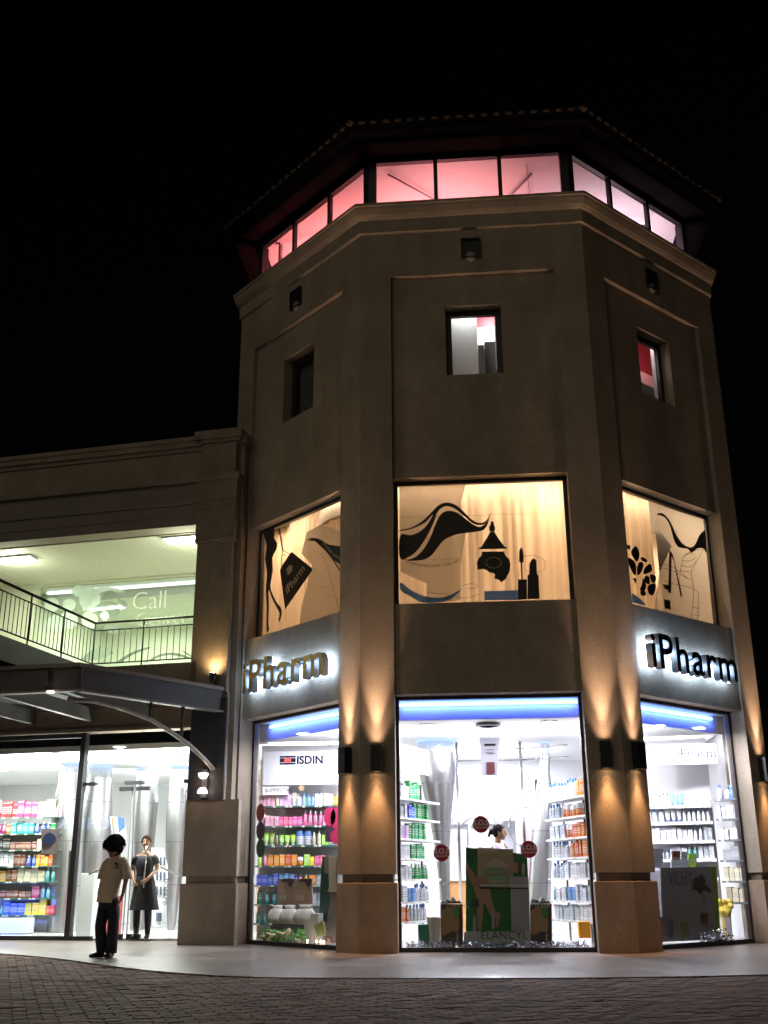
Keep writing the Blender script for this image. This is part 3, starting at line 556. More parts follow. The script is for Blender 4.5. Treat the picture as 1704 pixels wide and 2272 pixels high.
c0,c1=far(244,1838,24),far(128,1838,24); ux=(mir(c1)-mir(c0)).normalized(); z0=far(190,1840,24).z; o0=mir(c0); o0.z=z0
T=empty('opposite_sign',(o0.x,o0.y,-.02),'lit CHEEK shop sign across the street, seen mirrored in the gallery glass','sign'); wd=(c1-c0).length; k_=wd/tw('CHEEK',size=1,space=1.15)
m=MB(); m.mesh(text_me('CHEEK',size=1,ext=.03,space=1.15),frame(o0,ux,(0,0,1))@Matrix.Scale(k_,4)); m.build('lettering',emis('sign_blue_white',(.22,.42,.9),7),T)
m=MB(); bn=ux.cross(Vector((0,0,1))); q=o0-bn*.12; m.slab([q-ux*.3-Vector((0,0,.3)),q+ux*(wd+.3)-Vector((0,0,.3)),q+ux*(wd+.3)+Vector((0,0,k_)),q-ux*.3+Vector((0,0,k_))],bn,.1); m.build('board',BLACK,T)
for t in (.1,.9): p=o0-bn*.25+ux*wd*t; m=MB(); m.loft([(p.x,p.y,-.03),(p.x,p.y,z0+k_)],.06,8); m.build('post',BLACK,T)
# uplight and small double lamp on the pilaster
T=empty('uplight',gp(.53,.10,4.30),'small dark uplight glowing on the pilaster above the canopy','wall lamp')
m=MB(GM); m.lathe([(.035,-.10),(.06,-.02),(.065,.06),(.06,.06),(.045,.0)],(.53,.10,4.30),16); m.box(.51,.55,0,.10,4.20,4.26); m.build('housing',BLACK,T)
m=MB(GM); m.ball((.53,.10,4.345),(.045,.045,.035)); m.build('bulb',emis('upbulb',(1,.75,.42),60),T)
lamp('SPOT','up_light',gp(.53,.12,4.38),42,(1,.66,.30),T,.04,GN*-.12+Vector((0,0,1)),1,150)
T=empty('double_dome_lamp',gp(.60,.12,2.5),'small lamp with two glowing half domes on the dark pilaster panel below the brace','wall lamp')
m=MB(GM); m.box(.55,.65,.03,.10,2.28,2.74); m.build('bracket',DPANEL,T)
for z,sg in ((2.61,1),(2.43,-1)):
    m=MB(GM); m.lathe([(.002,0),(.05,.015),(.075,.05),(.085,.09)] if sg>0 else [(.085,-.05),(.075,-.01),(.05,.03),(.002,.045)],(.60,.14,z-.03),16); m.build('dome',emis('dome_glow',(1,.78,.62),9),T)
lamp('POINT','dome_light',gp(.6,.26,2.52),1,(1,.6,.35),T,.05)
# ------------------------------------------------------------ ground
def gmat():
    m=bpy.data.materials.new('brick_paving'); m.use_nodes=True; N,L=nt(m); b=N['Principled BSDF']; tc=N.new('ShaderNodeTexCoord'); mp=N.new('ShaderNodeMapping'); mp.inputs['Rotation'].default_value=(0,0,R_(28))
    nz=N.new('ShaderNodeTexNoise'); nz.inputs['Scale'].default_value=1.6; nz.inputs['Detail'].default_value=3; ad=N.new('ShaderNodeMixRGB'); ad.blend_type='LINEAR_LIGHT'; ad.inputs[0].default_value=.035
    L.new(tc.outputs['Object'],mp.inputs[0]); L.new(mp.outputs[0],nz.inputs[0]); L.new(mp.outputs[0],ad.inputs[1]); L.new(nz.outputs['Color'],ad.inputs[2])
    br=N.new('ShaderNodeTexBrick'); br.inputs['Scale'].default_value=1; br.inputs['Brick Width'].default_value=.34; br.inputs['Row Height'].default_value=.17; br.inputs['Mortar Size'].default_value=.012; br.inputs['Mortar Smooth'].default_value=.4; br.inputs['Bias'].default_value=0
    br.inputs['Color1'].default_value=(.30,.22,.175,1); br.inputs['Color2'].default_value=(.16,.12,.10,1); br.inputs['Mortar'].default_value=(.03,.025,.022,1)
    L.new(ad.outputs[0],br.inputs[0]); n2=N.new('ShaderNodeTexNoise'); n2.inputs['Scale'].default_value=9; n2.inputs['Detail'].default_value=8; L.new(tc.outputs['Object'],n2.inputs[0])
    mx=N.new('ShaderNodeMixRGB'); mx.blend_type='MULTIPLY'; mx.inputs[0].default_value=.7; L.new(br.outputs['Color'],mx.inputs[1]); rp=N.new('ShaderNodeMapRange'); rp.inputs[1].default_value=.3; rp.inputs[2].default_value=.7; rp.inputs[3].default_value=.45; rp.inputs[4].default_value=1.3
    L.new(n2.outputs[0],rp.inputs[0]); L.new(rp.outputs[0],mx.inputs[2]); L.new(mx.outputs[0],b.inputs['Base Color']); b.inputs['Roughness'].default_value=.55
    s1=N.new('ShaderNodeMath'); s1.operation='MULTIPLY_ADD'; s1.inputs[1].default_value=-1; s1.inputs[2].default_value=1; L.new(br.outputs['Fac'],s1.inputs[0])
    s2=N.new('ShaderNodeMath'); s2.operation='MULTIPLY_ADD'; s2.inputs[1].default_value=.55; L.new(n2.outputs[0],s2.inputs[0]); L.new(s1.outputs[0],s2.inputs[2])
    bu=N.new('ShaderNodeBump'); bu.inputs['Strength'].default_value=1; bu.inputs['Distance'].default_value=.035; L.new(s2.outputs[0],bu.inputs['Height']); L.new(bu.outputs[0],b.inputs['Normal']); return m
def tmat():
    m=bpy.data.materials.new('pale_stone_paving'); m.use_nodes=True; N,L=nt(m); b=N['Principled BSDF']; tc=N.new('ShaderNodeTexCoord')
    br=N.new('ShaderNodeTexBrick'); br.inputs['Scale'].default_value=1; br.inputs['Brick Width'].default_value=.9; br.inputs['Row Height'].default_value=.6; br.inputs['Mortar Size'].default_value=.008; br.offset=.5
    br.inputs['Color1'].default_value=(.31,.265,.235,1); br.inputs['Color2'].default_value=(.24,.205,.185,1); br.inputs['Mortar'].default_value=(.09,.08,.075,1)
    L.new(tc.outputs['Object'],br.inputs[0]); n2=N.new('ShaderNodeTexNoise'); n2.inputs['Scale'].default_value=3; n2.inputs['Detail'].default_value=9; n2.inputs['Roughness'].default_value=.7; L.new(tc.outputs['Object'],n2.inputs[0])
    mx=N.new('ShaderNodeMixRGB'); mx.blend_type='MULTIPLY'; mx.inputs[0].default_value=.8; L.new(br.outputs['Color'],mx.inputs[1]); rp=N.new('ShaderNodeMapRange'); rp.inputs[1].default_value=.3; rp.inputs[2].default_value=.7; rp.inputs[3].default_value=.5; rp.inputs[4].default_value=1.1
    L.new(n2.outputs[0],rp.inputs[0]); L.new(rp.outputs[0],mx.inputs[2]); L.new(mx.outputs[0],b.inputs['Base Color'])
    rr=N.new('ShaderNodeMapRange'); rr.inputs[3].default_value=.18; rr.inputs[4].default_value=.5; L.new(n2.outputs[0],rr.inputs[0]); L.new(rr.outputs[0],b.inputs['Roughness'])
    bu=N.new('ShaderNodeBump'); bu.inputs['Strength'].default_value=.25; bu.inputs['Distance'].default_value=.01; L.new(n2.outputs[0],bu.inputs['Height']); L.new(bu.outputs[0],b.inputs['Normal']); return m
m=MB(); m.add([(-120,-120,-.026),(120,-120,-.026),(120,120,-.026),(-120,120,-.026)],[(0,1,2,3)]); struct(m.build('ground',gmat()))
edge=spline([(-16,4.5),(-11,2.2),(-8.5,1.0),(-7.1,.1),(-5.85,-.95),(-4.5,-2.45),(-3.5,-3.3),(-2.6,-3.75),(-1.2,-3.88),(1.0,-3.8),(2.8,-3.4),(4.6,-2.7),(7.5,-.8),(9.5,2.5),(10,8)],6,False)
def ey(x):
    for (x0,y0),(x1,y1) in zip(edge,edge[1:]):
        if x0<=x<=x1: return y0+(y1-y0)*(x-x0)/(x1-x0)
    return 99
g=random.Random(11); m=MB(); ca,sa=math.cos(R_(24)),math.sin(R_(24)); bw,bh=.215,.105
for j in range(-140,110):
    for i in range(-84,72):
        px=(i+.5*(j%2))*bw; py=j*bh; x=px*ca-py*sa-2; y=px*sa+py*ca-7
        if not(-13<x<9 and -11.5<y<4.5) or y>ey(x)-.02: continue
        w=bw/2-g.uniform(.001,.005); h=bh/2-g.uniform(.001,.005); z=-.012+g.gauss(0,.002); a=R_(24)+g.uniform(-.05,.05); c2,s2=math.cos(a),math.sin(a); tx,ty=g.gauss(0,.010),g.gauss(0,.016); e=.008
        def P_(u,v,dz): return (x+u*c2-v*s2,y+u*s2+v*c2,z+dz+tx*u+ty*v)
        tp=[P_(-w+e,-h+e,0),P_(w-e,-h+e,0),P_(w-e,h-e,0),P_(-w+e,h-e,0)]; ed=[P_(-w,-h,-.007),P_(w,-h,-.007),P_(w,h,-.007),P_(-w,h,-.007)]; bt=[(p[0],p[1],-.05) for p in ed]
        n0=len(m.bm.faces); m.add(tp+ed+bt,[(0,1,2,3),(4,5,1,0),(5,6,2,1),(6,7,3,2),(7,4,0,3),(8,9,5,4),(9,10,6,5),(10,11,7,6),(11,8,4,7)],g.randrange(4))
PV=[mat('paver_'+n,c,.85,spec=.25,bump=.6,bs=30,var=.35,vs=7) for n,c in (('brown',(.24,.15,.11)),('umber',(.17,.11,.085)),('clay',(.29,.18,.13)),('ash',(.20,.14,.115)))]
struct(m.build('brick_paving',PV))
m=MB(); m.slab([(x,y,-.02) for x,y in edge]+[(10,14,-.02),(-16,14,-.02)],(0,0,1),.04); struct(m.build('pavement',tmat()))
# ------------------------------------------------------------ store interior
FLM=mat('white_floor_tile',(.72,.72,.70),.12,var=.05,vs=2)
ip=octp(-.36); q0=gp(9.5,-1.18,0); q1=gp(.2,-1.18,0)
fp=[(q0.x,q0.y),(q1.x,q1.y)]+[(ip[i].x,ip[i].y) for i in (7,0,1,2)]+[(4.25,11),(-15,11)]
m=MB(); m.slab([(x,y,.02) for x,y in fp],(0,0,1),.03); struct(m.build('shop_floor',FLM))
ic=octp(-.68); q0=gp(9.5,-1.4,0); q1=gp(.0,-1.4,0)
m=MB(); m.slab([(x,y,3.36) for x,y in [(q0.x,q0.y),(q1.x,q1.y)]+[(ic[i].x,ic[i].y) for i in (7,0,1,2)]+[(4.0,11),(-15,11)]],(0,0,1),.1); struct(m.build('shop_ceiling',WHITE2))
m=MB(); m.box(-15,4.6,10.9,11,0,3.6); m.box(4.1,4.2,3.4,11,0,3.6); struct(m.build('shop_wall',WHITE2))
m=MB(GM); m.box(9.4,9.5,-9.5,-1.1,0,3.6); struct(m.build('shop_wall',WHITE2))
m=MB(); m.box(-3.0,3.2,7.0,7.1,0,3.31); struct(m.build('shop_wall',WHITE2))
DLN=iter(('above the left front shelves','above the right front shelves','second row left, near the hanging tube','second row right, beyond the hanging tube','deep in the middle, seen over the display','nearest the glass in the right window','second one back in the right window','left one in the right window','above the left window shelves','right one in the left window','just inside the doors at the pilaster','behind the doorway woman','left of the dark mullion','over the perfume shelves','between the two door leaves, farther back','farthest left, above the perfume wall','behind the pilaster, far back','farthest back in the front window'))
def dl(x,y,e,s=.09):
    T=empty('downlight',(x,y,3.3),None,'downlight','round downlights in the shop ceiling'); T['label']='round ceiling downlight '+next(DLN)
    m=MB(); m.lathe([(s+.04,0),(s+.04,.012)],(x,y,3.295),20); m.build('trim',WHITE,T); m=MB(); m.lathe([(s,0),(s,.008)],(x,y,3.286),18); m.build('bulb',emis('downlight_glow',(.95,.97,1),10),T)
    lamp('AREA','downlight_beam',(x,y,3.27),e*1.1,((.92,.88,1) if x>-4.6 else (.97,1,.92)),T,.22,(0,0,-1))
LE=105
for x,y in ((-.95,1.2),(.95,1.1),(-.6,2.0),(.5,2.6),(0,4.2),(2.75,1.75),(3.45,2.1),(2.1,1.7),(-3.1,1.95),(-2.3,1.5),(-5.5,3.6),(-6.7,3.3),(-8.2,4.2),(-9.6,4.9),(-7.2,7.0),(-10.5,7.0),(-4.2,7),(0,6)): dl(x,y,LE*(.55 if -4<x<4 and y<2.7 else 1.35))
# ------------------------------------------------------------ shelves and stock
def shelf_unit(label,P0,P1,zs,depth,sm,back=None,lip=.03,upr=None):
    a=Vector((*P0,0)); b=Vector((*P1,0)); x=(b-a).normalized(); y=Vector((-x.y,x.x,0)); L=(b-a).length     # y = behind
    M=Matrix(((x.x,y.x,0,a.x),(x.y,y.y,0,a.y),(0,0,1,0),(0,0,0,1)))
    T=empty('shelf_unit',(*((a+b)/2).xy,0),label,'shelves')
    for z in zs:
        m=MB(M); m.box(0,L,0,depth,z-lip,z); sh_=m.build('shelf',sm,T); m=MB(M); [m.box(u,u+.05,-.004,-.0005,z-.03,z-.004) for u in [.06+.17*i+.05*((i*7)%3) for i in range(int((L-.15)/.19))]]; m.build('price_tag',mat('price_tag',(.6,.6,.52),.7),sh_)
    if back: m=MB(M); m.box(0,L,depth+.002,depth+.05,.04,back); m.build('back_panel',WHITE,T)
    for u in (upr or ()): m=MB(M); m.box(u-.012,u+.012,depth-.03,depth,.04,max(zs)+.3); m.build('upright',STEEL,T)
    return M,L
PCN={}
def pmat(c,nm):
    if nm in PCN: return PCN[nm]
    m=bpy.data.materials.new('pack_'+nm); m.use_nodes=True; N,L=nt(m); b=N['Principled BSDF']; tc=N.new('ShaderNodeTexCoord'); sp=N.new('ShaderNodeSeparateXYZ'); L.new(tc.outputs['Generated'],sp.inputs[0])
    w=N.new('ShaderNodeTexWave'); w.wave_type='BANDS'; w.bands_direction='Z'; w.inputs['Scale'].default_value=2.3; w.inputs['Distortion'].default_value=3.5; w.inputs['Detail'].default_value=3; w.inputs['Detail Scale'].default_value=6; oi=N.new('ShaderNodeObjectInfo'); va=N.new('ShaderNodeVectorMath'); va.operation='ADD'; cm=N.new('ShaderNodeMath'); cm.operation='MULTIPLY'; cm.inputs[1].default_value=9; L.new(oi.outputs['Random'],cm.inputs[0]); L.new(tc.outputs['Generated'],va.inputs[0]); L.new(cm.outputs[0],va.inputs[1]); L.new(va.outputs[0],w.inputs[0])
    r=N.new('ShaderNodeMapRange'); r.inputs[1].default_value=.62; r.inputs[2].default_value=.7; L.new(w.outputs['Fac'],r.inputs[0])
    br=N.new('ShaderNodeMath'); br.operation='COMPARE'; br.inputs[1].default_value=.45; br.inputs[2].default_value=.22; L.new(sp.outputs[2],br.inputs[0])
    mu=N.new('ShaderNodeMath'); mu.operation='MULTIPLY'; L.new(r.outputs[0],mu.inputs[0]); L.new(br.outputs[0],mu.inputs[1])
    lum=sum(c)/3; c2=(.8,.8,.78) if lum<.45 else (.15,.2,.35); mx=N.new('ShaderNodeMix'); mx.data_type='RGBA'; m3=N.new('ShaderNodeMath'); m3.operation='MULTIPLY'; m3.inputs[1].default_value=.6; L.new(mu.outputs[0],m3.inputs[0])
    hv=N.new('ShaderNodeHueSaturation'); mr=N.new('ShaderNodeMapRange'); mr.inputs[3].default_value=.75; mr.inputs[4].default_value=1.15; L.new(oi.outputs['Random'],mr.inputs[0]); L.new(mr.outputs[0],hv.inputs['Value']); hv.inputs['Color'].default_value=(*c,1); mh=N.new('ShaderNodeMapRange'); mh.inputs[3].default_value=.475; mh.inputs[4].default_value=.525; L.new(oi.outputs['Random'],mh.inputs[0]); L.new(mh.outputs[0],hv.inputs['Hue'])
    mx.inputs[7].default_value=(*c2,1); L.new(hv.outputs[0],mx.inputs[6]); L.new(m3.outputs[0],mx.inputs[0]); L.new(mx.outputs[2],b.inputs['Base Color']); b.inputs['Roughness'].default_value=.35; PCN[nm]=m; return m
COLS=dict(pink=(.85,.12,.35),rose=(.9,.45,.55),green=(.03,.28,.08),lime=(.42,.75,.10),orange=(.85,.25,.03),amber=(.55,.12,.01),blue=(.05,.13,.6),sky=(.25,.5,.85),white=(.82,.83,.86),pale=(.68,.74,.82),teal=(.03,.30,.32),yellow=(.9,.65,.05),purple=(.35,.04,.16),red=(.65,.03,.04),brown=(.16,.05,.03),black=(.03,.03,.035),grey=(.35,.38,.40),cream=(.75,.68,.48),lilac=(.7,.45,.75),gold=(.65,.45,.12))
PM={}
def pmesh(kind,col):
    k=(kind,col)
    if k in PM: return PM[k]
    m=MB(); c=pmat(COLS[col],col); cap=mat('cap_white',(.8,.8,.82),.4) if col not in('white','pale','sky') else mat('cap_blue',(.1,.22,.5),.4)
    if kind=='carton': m.box(-.5,.5,-.35,.35,0,1); m.box(-.5,.5,-.35,-.353,.9,.93,1)
    elif kind=='bottle': m.lathe([(.30,0),(.33,.02),(.33,.62),(.27,.70),(.13,.76),(.13,.80)],seg=12); m.lathe([(.16,.80),(.15,1.0)],seg=10,mi=1)
    elif kind=='tube': m.loft([(0,0,0),(0,0,.16)],[(.22,.22),(.24,.24)],12,1); m.loft([(0,0,.16),(0,0,.5),(0,0,.97),(0,0,1)],[(.30,.26),(.36,.22),(.42,.03),(.42,.02)],12)
    elif kind=='jar': m.lathe([(.40,0),(.46,.04),(.46,.60)],seg=14); m.lathe([(.47,.60),(.47,.95),(.40,1.0)],seg=14,mi=1)
    o=m.build(kind,[c,cap]); me=o.data; bpy.data.objects.remove(o); PM[k]=me; return me
rs=random.Random(3); ORD=['','first','second','third','fourth','fifth','sixth','seventh','eighth','ninth','tenth','eleventh']; SEEN={}
def stock(M,L,z,spec,where,gap=.012,y0=.03,x0=.02,flip=False):
    """spec: list of (kind,colour,count,width,height)"""
    tot=sum(n*(w+gap) for k,c,n,w,h in spec); sc=(L-2*x0)/tot if tot>(L-2*x0) else 1; x=x0
    for kind,col,n,w,h in spec:
        for i in range(n):
            ww=w*sc; o=bpy.data.objects.new(kind,pmesh(kind,col)); COL.objects.link(o)
            hh=h*rs.choice((1,1,.97,.86,1.08,1.03)); S=Matrix.Diagonal((ww*(.98 if kind=='carton' else 1.25),ww*1.2,hh,1))
            o.matrix_world=M@Matrix.Translation((x+ww/2,y0+ww*.55+rs.uniform(0,.035),z+.001))@Matrix.Rotation(rs.uniform(-.14,.14),4,'Z')@S
            SEEN[(col,kind,where)]=q_=SEEN.get((col,kind,where),0)+1; tag(o,f'{ORD[q_]} {col} {kind} from left, {where}',kind,f'{col} {kind}s on {where}'); x+=ww+gap*sc
# --- left window (facing) unit
zl=[2.19,1.86,1.54,1.21,.90,.60,.30]
M,L=shelf_unit('glass shelf wall of coloured cosmetics seen through the left shop window',(-4.02,2.85),(-2.45,2.85),zl,.30,SHG,3.25,lip=.025)
Wl='in the left window unit'
stock(M,L,zl[0],[('carton','rose',4,.075,.17),('jar','cream',1,.08,.15),('carton','lilac',3,.07,.18),('bottle','white',2,.1,.2),('bottle','sky',3,.08,.22),('carton','white',4,.08,.20),('carton','orange',4,.06,.14)],'the top shelf '+Wl)
stock(M,L,zl[1],[('jar','rose',1,.13,.20),('carton','rose',3,.08,.16),('carton','pink',5,.08,.15),('bottle','pink',4,.09,.24),('carton','rose',2,.09,.18),('bottle','gold',3,.07,.24)],'the second shelf '+Wl)
stock(M,L,zl[2],[('tube','lime',3,.09,.19),('bottle','brown',1,.06,.17),('tube','lime',3,.09,.17),('jar','white',2,.13,.25),('bottle','cream',2,.08,.24),('carton','lime',2,.05,.16),('carton','grey',3,.09,.16)],'the third shelf '+Wl)
stock(M,L,zl[3],[('bottle','lime',1,.08,.19),('bottle','pink',1,.08,.18),('carton','orange',5,.09,.18),('jar','orange',1,.1,.14),('carton','lime',1,.1,.18),('carton','yellow',1,.07,.13),('carton','pink',2,.08,.15),('carton','lilac',1,.08,.15)],'the fourth shelf '+Wl)
stock(M,L,zl[4],[('carton','blue',4,.085,.18),('carton','sky',3,.075,.17),('bottle','blue',1,.06,.18),('bottle','pink',1,.06,.18),('bottle','yellow',1,.1,.2),('carton','orange',1,.11,.15),('carton','white',3,.1,.17)],'the fifth shelf '+Wl)
stock(M,L,zl[5],[('bottle','teal',4,.11,.25),('bottle','white',3,.1,.24),('carton','pale',4,.1,.18)],'the sixth shelf '+Wl)
stock(M,L,zl[6],[('bottle','teal',5,.09,.23)],'the lowest shelf '+Wl)
# --- front window, left and right units
zf=[2.17,1.88,1.57,1.28,.98,.65,.37]
M,L=shelf_unit('white cosmetics shelves behind the left side of the front shop window',(-1.44,.80),(-.84,2.35),zf,.34,WHITE,None,upr=(.0,.8,1.62))
Wf='of front window left unit'
for i,sp in enumerate([[('carton','white',5,.10,.22),('carton','green',4,.10,.26)],[('carton','white',4,.12,.20),('carton','blue',2,.10,.20),('carton','green',5,.10,.24)],[('carton','white',3,.1,.2),('carton','lilac',2,.1,.2),('carton','green',6,.10,.23)],
  [('carton','white',5,.11,.2),('carton','green',5,.10,.21)],[('carton','white',5,.12,.2),('bottle','green',6,.09,.22)],[('carton','white',3,.14,.24),('jar','sky',2,.14,.2),('bottle','white',5,.1,.26)],[('carton','amber',5,.09,.22),('bottle','white',6,.1,.23)]]):
    stock(M,L,zf[i],sp,'the %s shelf '%('top','second','third','fourth','fifth','sixth','lowest')[i]+Wf)
M2,L2=shelf_unit('white cosmetics shelves behind the right side of the front shop window',(.88,2.30),(1.42,.78),zf,.34,WHITE,None,upr=(.0,.8,1.6))
Wr='of front window right unit'
for i,sp in enumerate([[('bottle','white',6,.10,.26),('bottle','pale',4,.10,.28),('carton','orange',4,.08,.24)],[('bottle','pale',5,.10,.22),('jar','amber',5,.11,.2)],[('carton','pale',6,.09,.20),('jar','amber',2,.12,.2),('carton','amber',4,.10,.2)],
  [('bottle','white',7,.10,.25),('carton','amber',6,.09,.24)],[('bottle','pale',4,.11,.26),('carton','white',9,.09,.22)],[('bottle','teal',1,.08,.2),('carton','white',4,.10,.2),('jar','sky',2,.16,.2),('carton','pale',4,.11,.22)],[('carton','pale',6,.11,.22),('carton','white',6,.11,.22)]]):
    stock(M2,L2,zf[i],sp,'the %s shelf '%('top','second','third','fourth','fifth','sixth','lowest')[i]+Wr)
# --- right window unit
zr=[2.13,1.86,1.56,1.27,.97]
M,L=shelf_unit('white lit shelves of pale skincare seen through the right shop window',(2.55,3.1),(3.66,2.8),zr,.30,WHITE,3.25,lip=.05)
Ww='in the right window unit'
for i,sp in enumerate([[('bottle','white',2,.08,.18),('bottle','pale',5,.07,.2),('tube','sky',3,.09,.2),('carton','white',5,.09,.18)],[('carton','white',2,.07,.18),('bottle','pale',2,.12,.22),('tube','white',3,.1,.2),('bottle','white',6,.08,.22)],[('carton','white',9,.085,.2),('bottle','white',2,.08,.22),('carton','grey',2,.07,.2)],
  [('bottle','teal',1,.07,.15),('bottle','pale',4,.08,.16),('carton','white',3,.1,.2),('bottle','teal',2,.09,.2),('carton','white',3,.09,.2)],[('carton','pale',10,.08,.17)]]):
    stock(M,L,zr[i],sp,'the %s shelf '%('top','second','third','fourth','fifth')[i]+Ww)
zs2=[2.2,1.89,1.56,1.24,.92,.6]
M,L=shelf_unit('grey backed side shelves at the right edge of the right shop window',(3.70,2.75),(4.02,2.5),zs2,.25,mat('shelf_dark',(.12,.15,.17),.3),None)
for i,sp in enumerate([[('bottle','pale',2,.12,.22),('carton','blue',1,.1,.2)],[('carton','white',5,.07,.2)],[('carton','white',4,.07,.18)],[('carton','grey',2,.14,.2)],[('carton','cream',4,.09,.2)],[('carton','cream',3,.1,.22)]]):
    stock(M,L,zs2[i],sp,'the %s shelf of the right side unit'%('top','second','third','fourth','fifth','lowest')[i])
# --- gallery store shelves
zg=[2.22,1.90,1.59,1.28,.99,.68,.37]
M,L=shelf_unit('glass shelves of perfume boxes inside the gallery shop at far left',(-10.6,5.6),(-8.55,5.6),zg,.32,SHG,2.1,lip=.022)
Wg='in the perfume unit'
for i,sp in enumerate([[('bottle','red',6,.14,.32),('carton','red',3,.13,.3),('carton','purple',3,.16,.30),('carton','cream',2,.22,.34),('bottle','rose',2,.09,.22)],[('carton','purple',4,.12,.22),('bottle','purple',3,.1,.25),('carton','orange',1,.08,.22),('carton','teal',4,.11,.24),('bottle','blue',3,.1,.22),('carton','green',1,.1,.2)],
  [('carton','orange',3,.11,.18),('carton','black',4,.14,.26),('carton','brown',5,.1,.15),('carton','cream',3,.13,.2)],[('carton','white',3,.1,.24),('carton','grey',3,.1,.24),('carton','white',4,.09,.26),('carton','brown',3,.07,.22),('bottle','blue',2,.1,.22),('carton','orange',4,.07,.2)],
  [('carton','white',4,.09,.18),('carton','purple',2,.08,.18),('carton','gold',3,.11,.2),('carton','brown',2,.1,.22),('carton','cream',4,.13,.24),('bottle','teal',2,.1,.25)],[('carton','grey',3,.1,.22),('carton','white',3,.12,.18),('carton','brown',6,.12,.14),('carton','purple',1,.14,.22),('bottle','sky',2,.1,.24)],
  [('carton','sky',7,.1,.16),('bottle','teal',3,.09,.2),('carton','blue',3,.15,.25),('carton','yellow',3,.15,.26),('carton','red',2,.08,.16)]]):
    stock(M,L,zg[i],sp,'the %s shelf '%('top','second','third','fourth','fifth','sixth','lowest')[i]+Wg)
M,L=shelf_unit('side shelves of orange and green packs behind the open door at the pilaster',(-6.1,7.5),(-5.3,7.5),[2.2,1.75,1.3,.9,.5],.3,WHITE,3.2,lip=.03)
for i,sp in enumerate([[('bottle','lime',4,.1,.2),('bottle','cream',3,.1,.25)],[('carton','orange',5,.12,.25)],[('carton','yellow',3,.12,.3),('carton','orange',2,.12,.25)],[('jar','orange',3,.14,.2),('carton','green',2,.1,.2)],[('carton','rose',5,.12,.25)]]):
    stock(M,L,[2.2,1.75,1.3,.9,.5][i],sp,'the %s shelf behind the right door leaf'%('top','second','middle','fourth','lowest')[i])
# lit blue plinth under gallery shelves
m=MB(); m.box(-10.6,-8.9,5.2,5.55,.05,.32); m.build('display_plinth',mat('plinth',(.75,.8,.88),.3)); bpy.data.objects['display_plinth']['label']='white plinth with blue glow under the perfume shelves'; bpy.data.objects['display_plinth']['category']='plinth'
lamp('AREA','blue_plinth_light',(-9.7,5.0,.5),10,(.1,.2,1),bpy.data.objects['display_plinth'],(1.6,.08),(0,.7,-.7),shape='RECTANGLE')
# --- steel columns
def column(x,y,label,prof,lean=(0,0)):
    T=empty('steel_column',(x,y,.03),label,'column','leaning brushed steel columns')
    m=MB(); m.lathe([(r,z) for r,z in prof],(x,y,0),32,0,lean); m.build('cone',CHROME,T)
    m=MB()
    for zq in (.9,1.75,2.55):
        for (r0,z0_),(r1,z1_) in zip(prof,prof[1:]):
            if z0_<=zq<z1_: rq=r0+(r1-r0)*(zq-z0_)/(z1_-z0_); m.lathe([(rq+.001,0),(rq+.003,.006),(rq+.001,.012)],(x+lean[0]*(zq-prof[0][1]),y+lean[1]*(zq-prof[0][1]),zq),32)
    m.build('seam',mat('seam_dark',(.10,.10,.11),.5),T)
    zt=prof[-1][1]; cx,cy=x+lean[0]*(zt-prof[0][1]),y+lean[1]*(zt-prof[0][1]); r=prof[-1][0]
    m=MB(); m.lathe([(r*.93,zt),(r*.93,3.255)],(cx,cy,0),32); m.build('crown_glass',glassm('crown_glass',(.75,.8,.85),film=.3),T)
    m=MB(); m.lathe([(r*1.0,3.255),(r*1.02,3.295)],(cx,cy,0),32); m.build('blue_collar',emis('blue_collar',(.45,.60,1),1.6),T)
for x,y,z,e in ((0,2.0,2.7,34),(-2.2,1.9,2.5,20),(1.9,2.0,2.5,22),(-6.0,3.9,2.75,60),(-8.3,4.6,2.75,60),(-3.2,3.4,3.0,30),(-9.4,5.9,2.7,90),(-6.6,7.6,2.6,110),(0,5.0,2.9,80),(3.0,3.5,2.9,20),(-3.5,6.5,2.6,50),(-7.6,5.2,2.7,30)): lamp('AREA','added_ceiling_uplight',(x,y,z),e*(1.3 if x>-4.6 else 1.0),((.92,.89,1) if x>-4.6 else (.97,1,.92)),None,(1.2,.2),(0,0,1),shape='RECTANGLE')  # unseen area lights added inside the shop to brighten its ceiling
column(-.78,3.2,'large steel column leaning behind the left shelves of the front window',[(.07,.04),(.09,.8),(.13,1.5),(.19,1.95),(.26,2.35),(.31,2.65),(.34,2.9),(.345,3.08)],(-.045,0))
column(.72,3.6,'slim steel column widening downward behind the right shelves of the front window',[(.20,.04),(.19,1.4),(.14,2.5),(.09,2.75),(.085,3.05)],(.10,0))
column(-8.55,5.95,'widest steel column beside the perfume shelves',[(.22,.04),(.27,.8),(.30,1.7),(.30,2.2),(.26,2.6),(.22,2.9),(.21,3.12)],(-.02,0))
column(-8.2,6.6,'steel column seen behind the boy and the dark mullion',[(.24,.04),(.29,.8),(.33,1.6),(.33,2.2),(.29,2.6),(.27,2.8),(.26,3.05)],(0,0))
column(-7.35,7.2,'steel column seen between the two door leaves',[(.16,.04),(.20,.9),(.24,1.8),(.26,2.5),(.25,2.95)],(0,0))
column(-6.58,7.0,'steel column beside the pilaster tapering to a narrow foot',[(.08,.04),(.13,.6),(.17,1.1),(.21,1.6),(.235,2.1),(.24,2.4),(.22,2.85)],(.0,0))
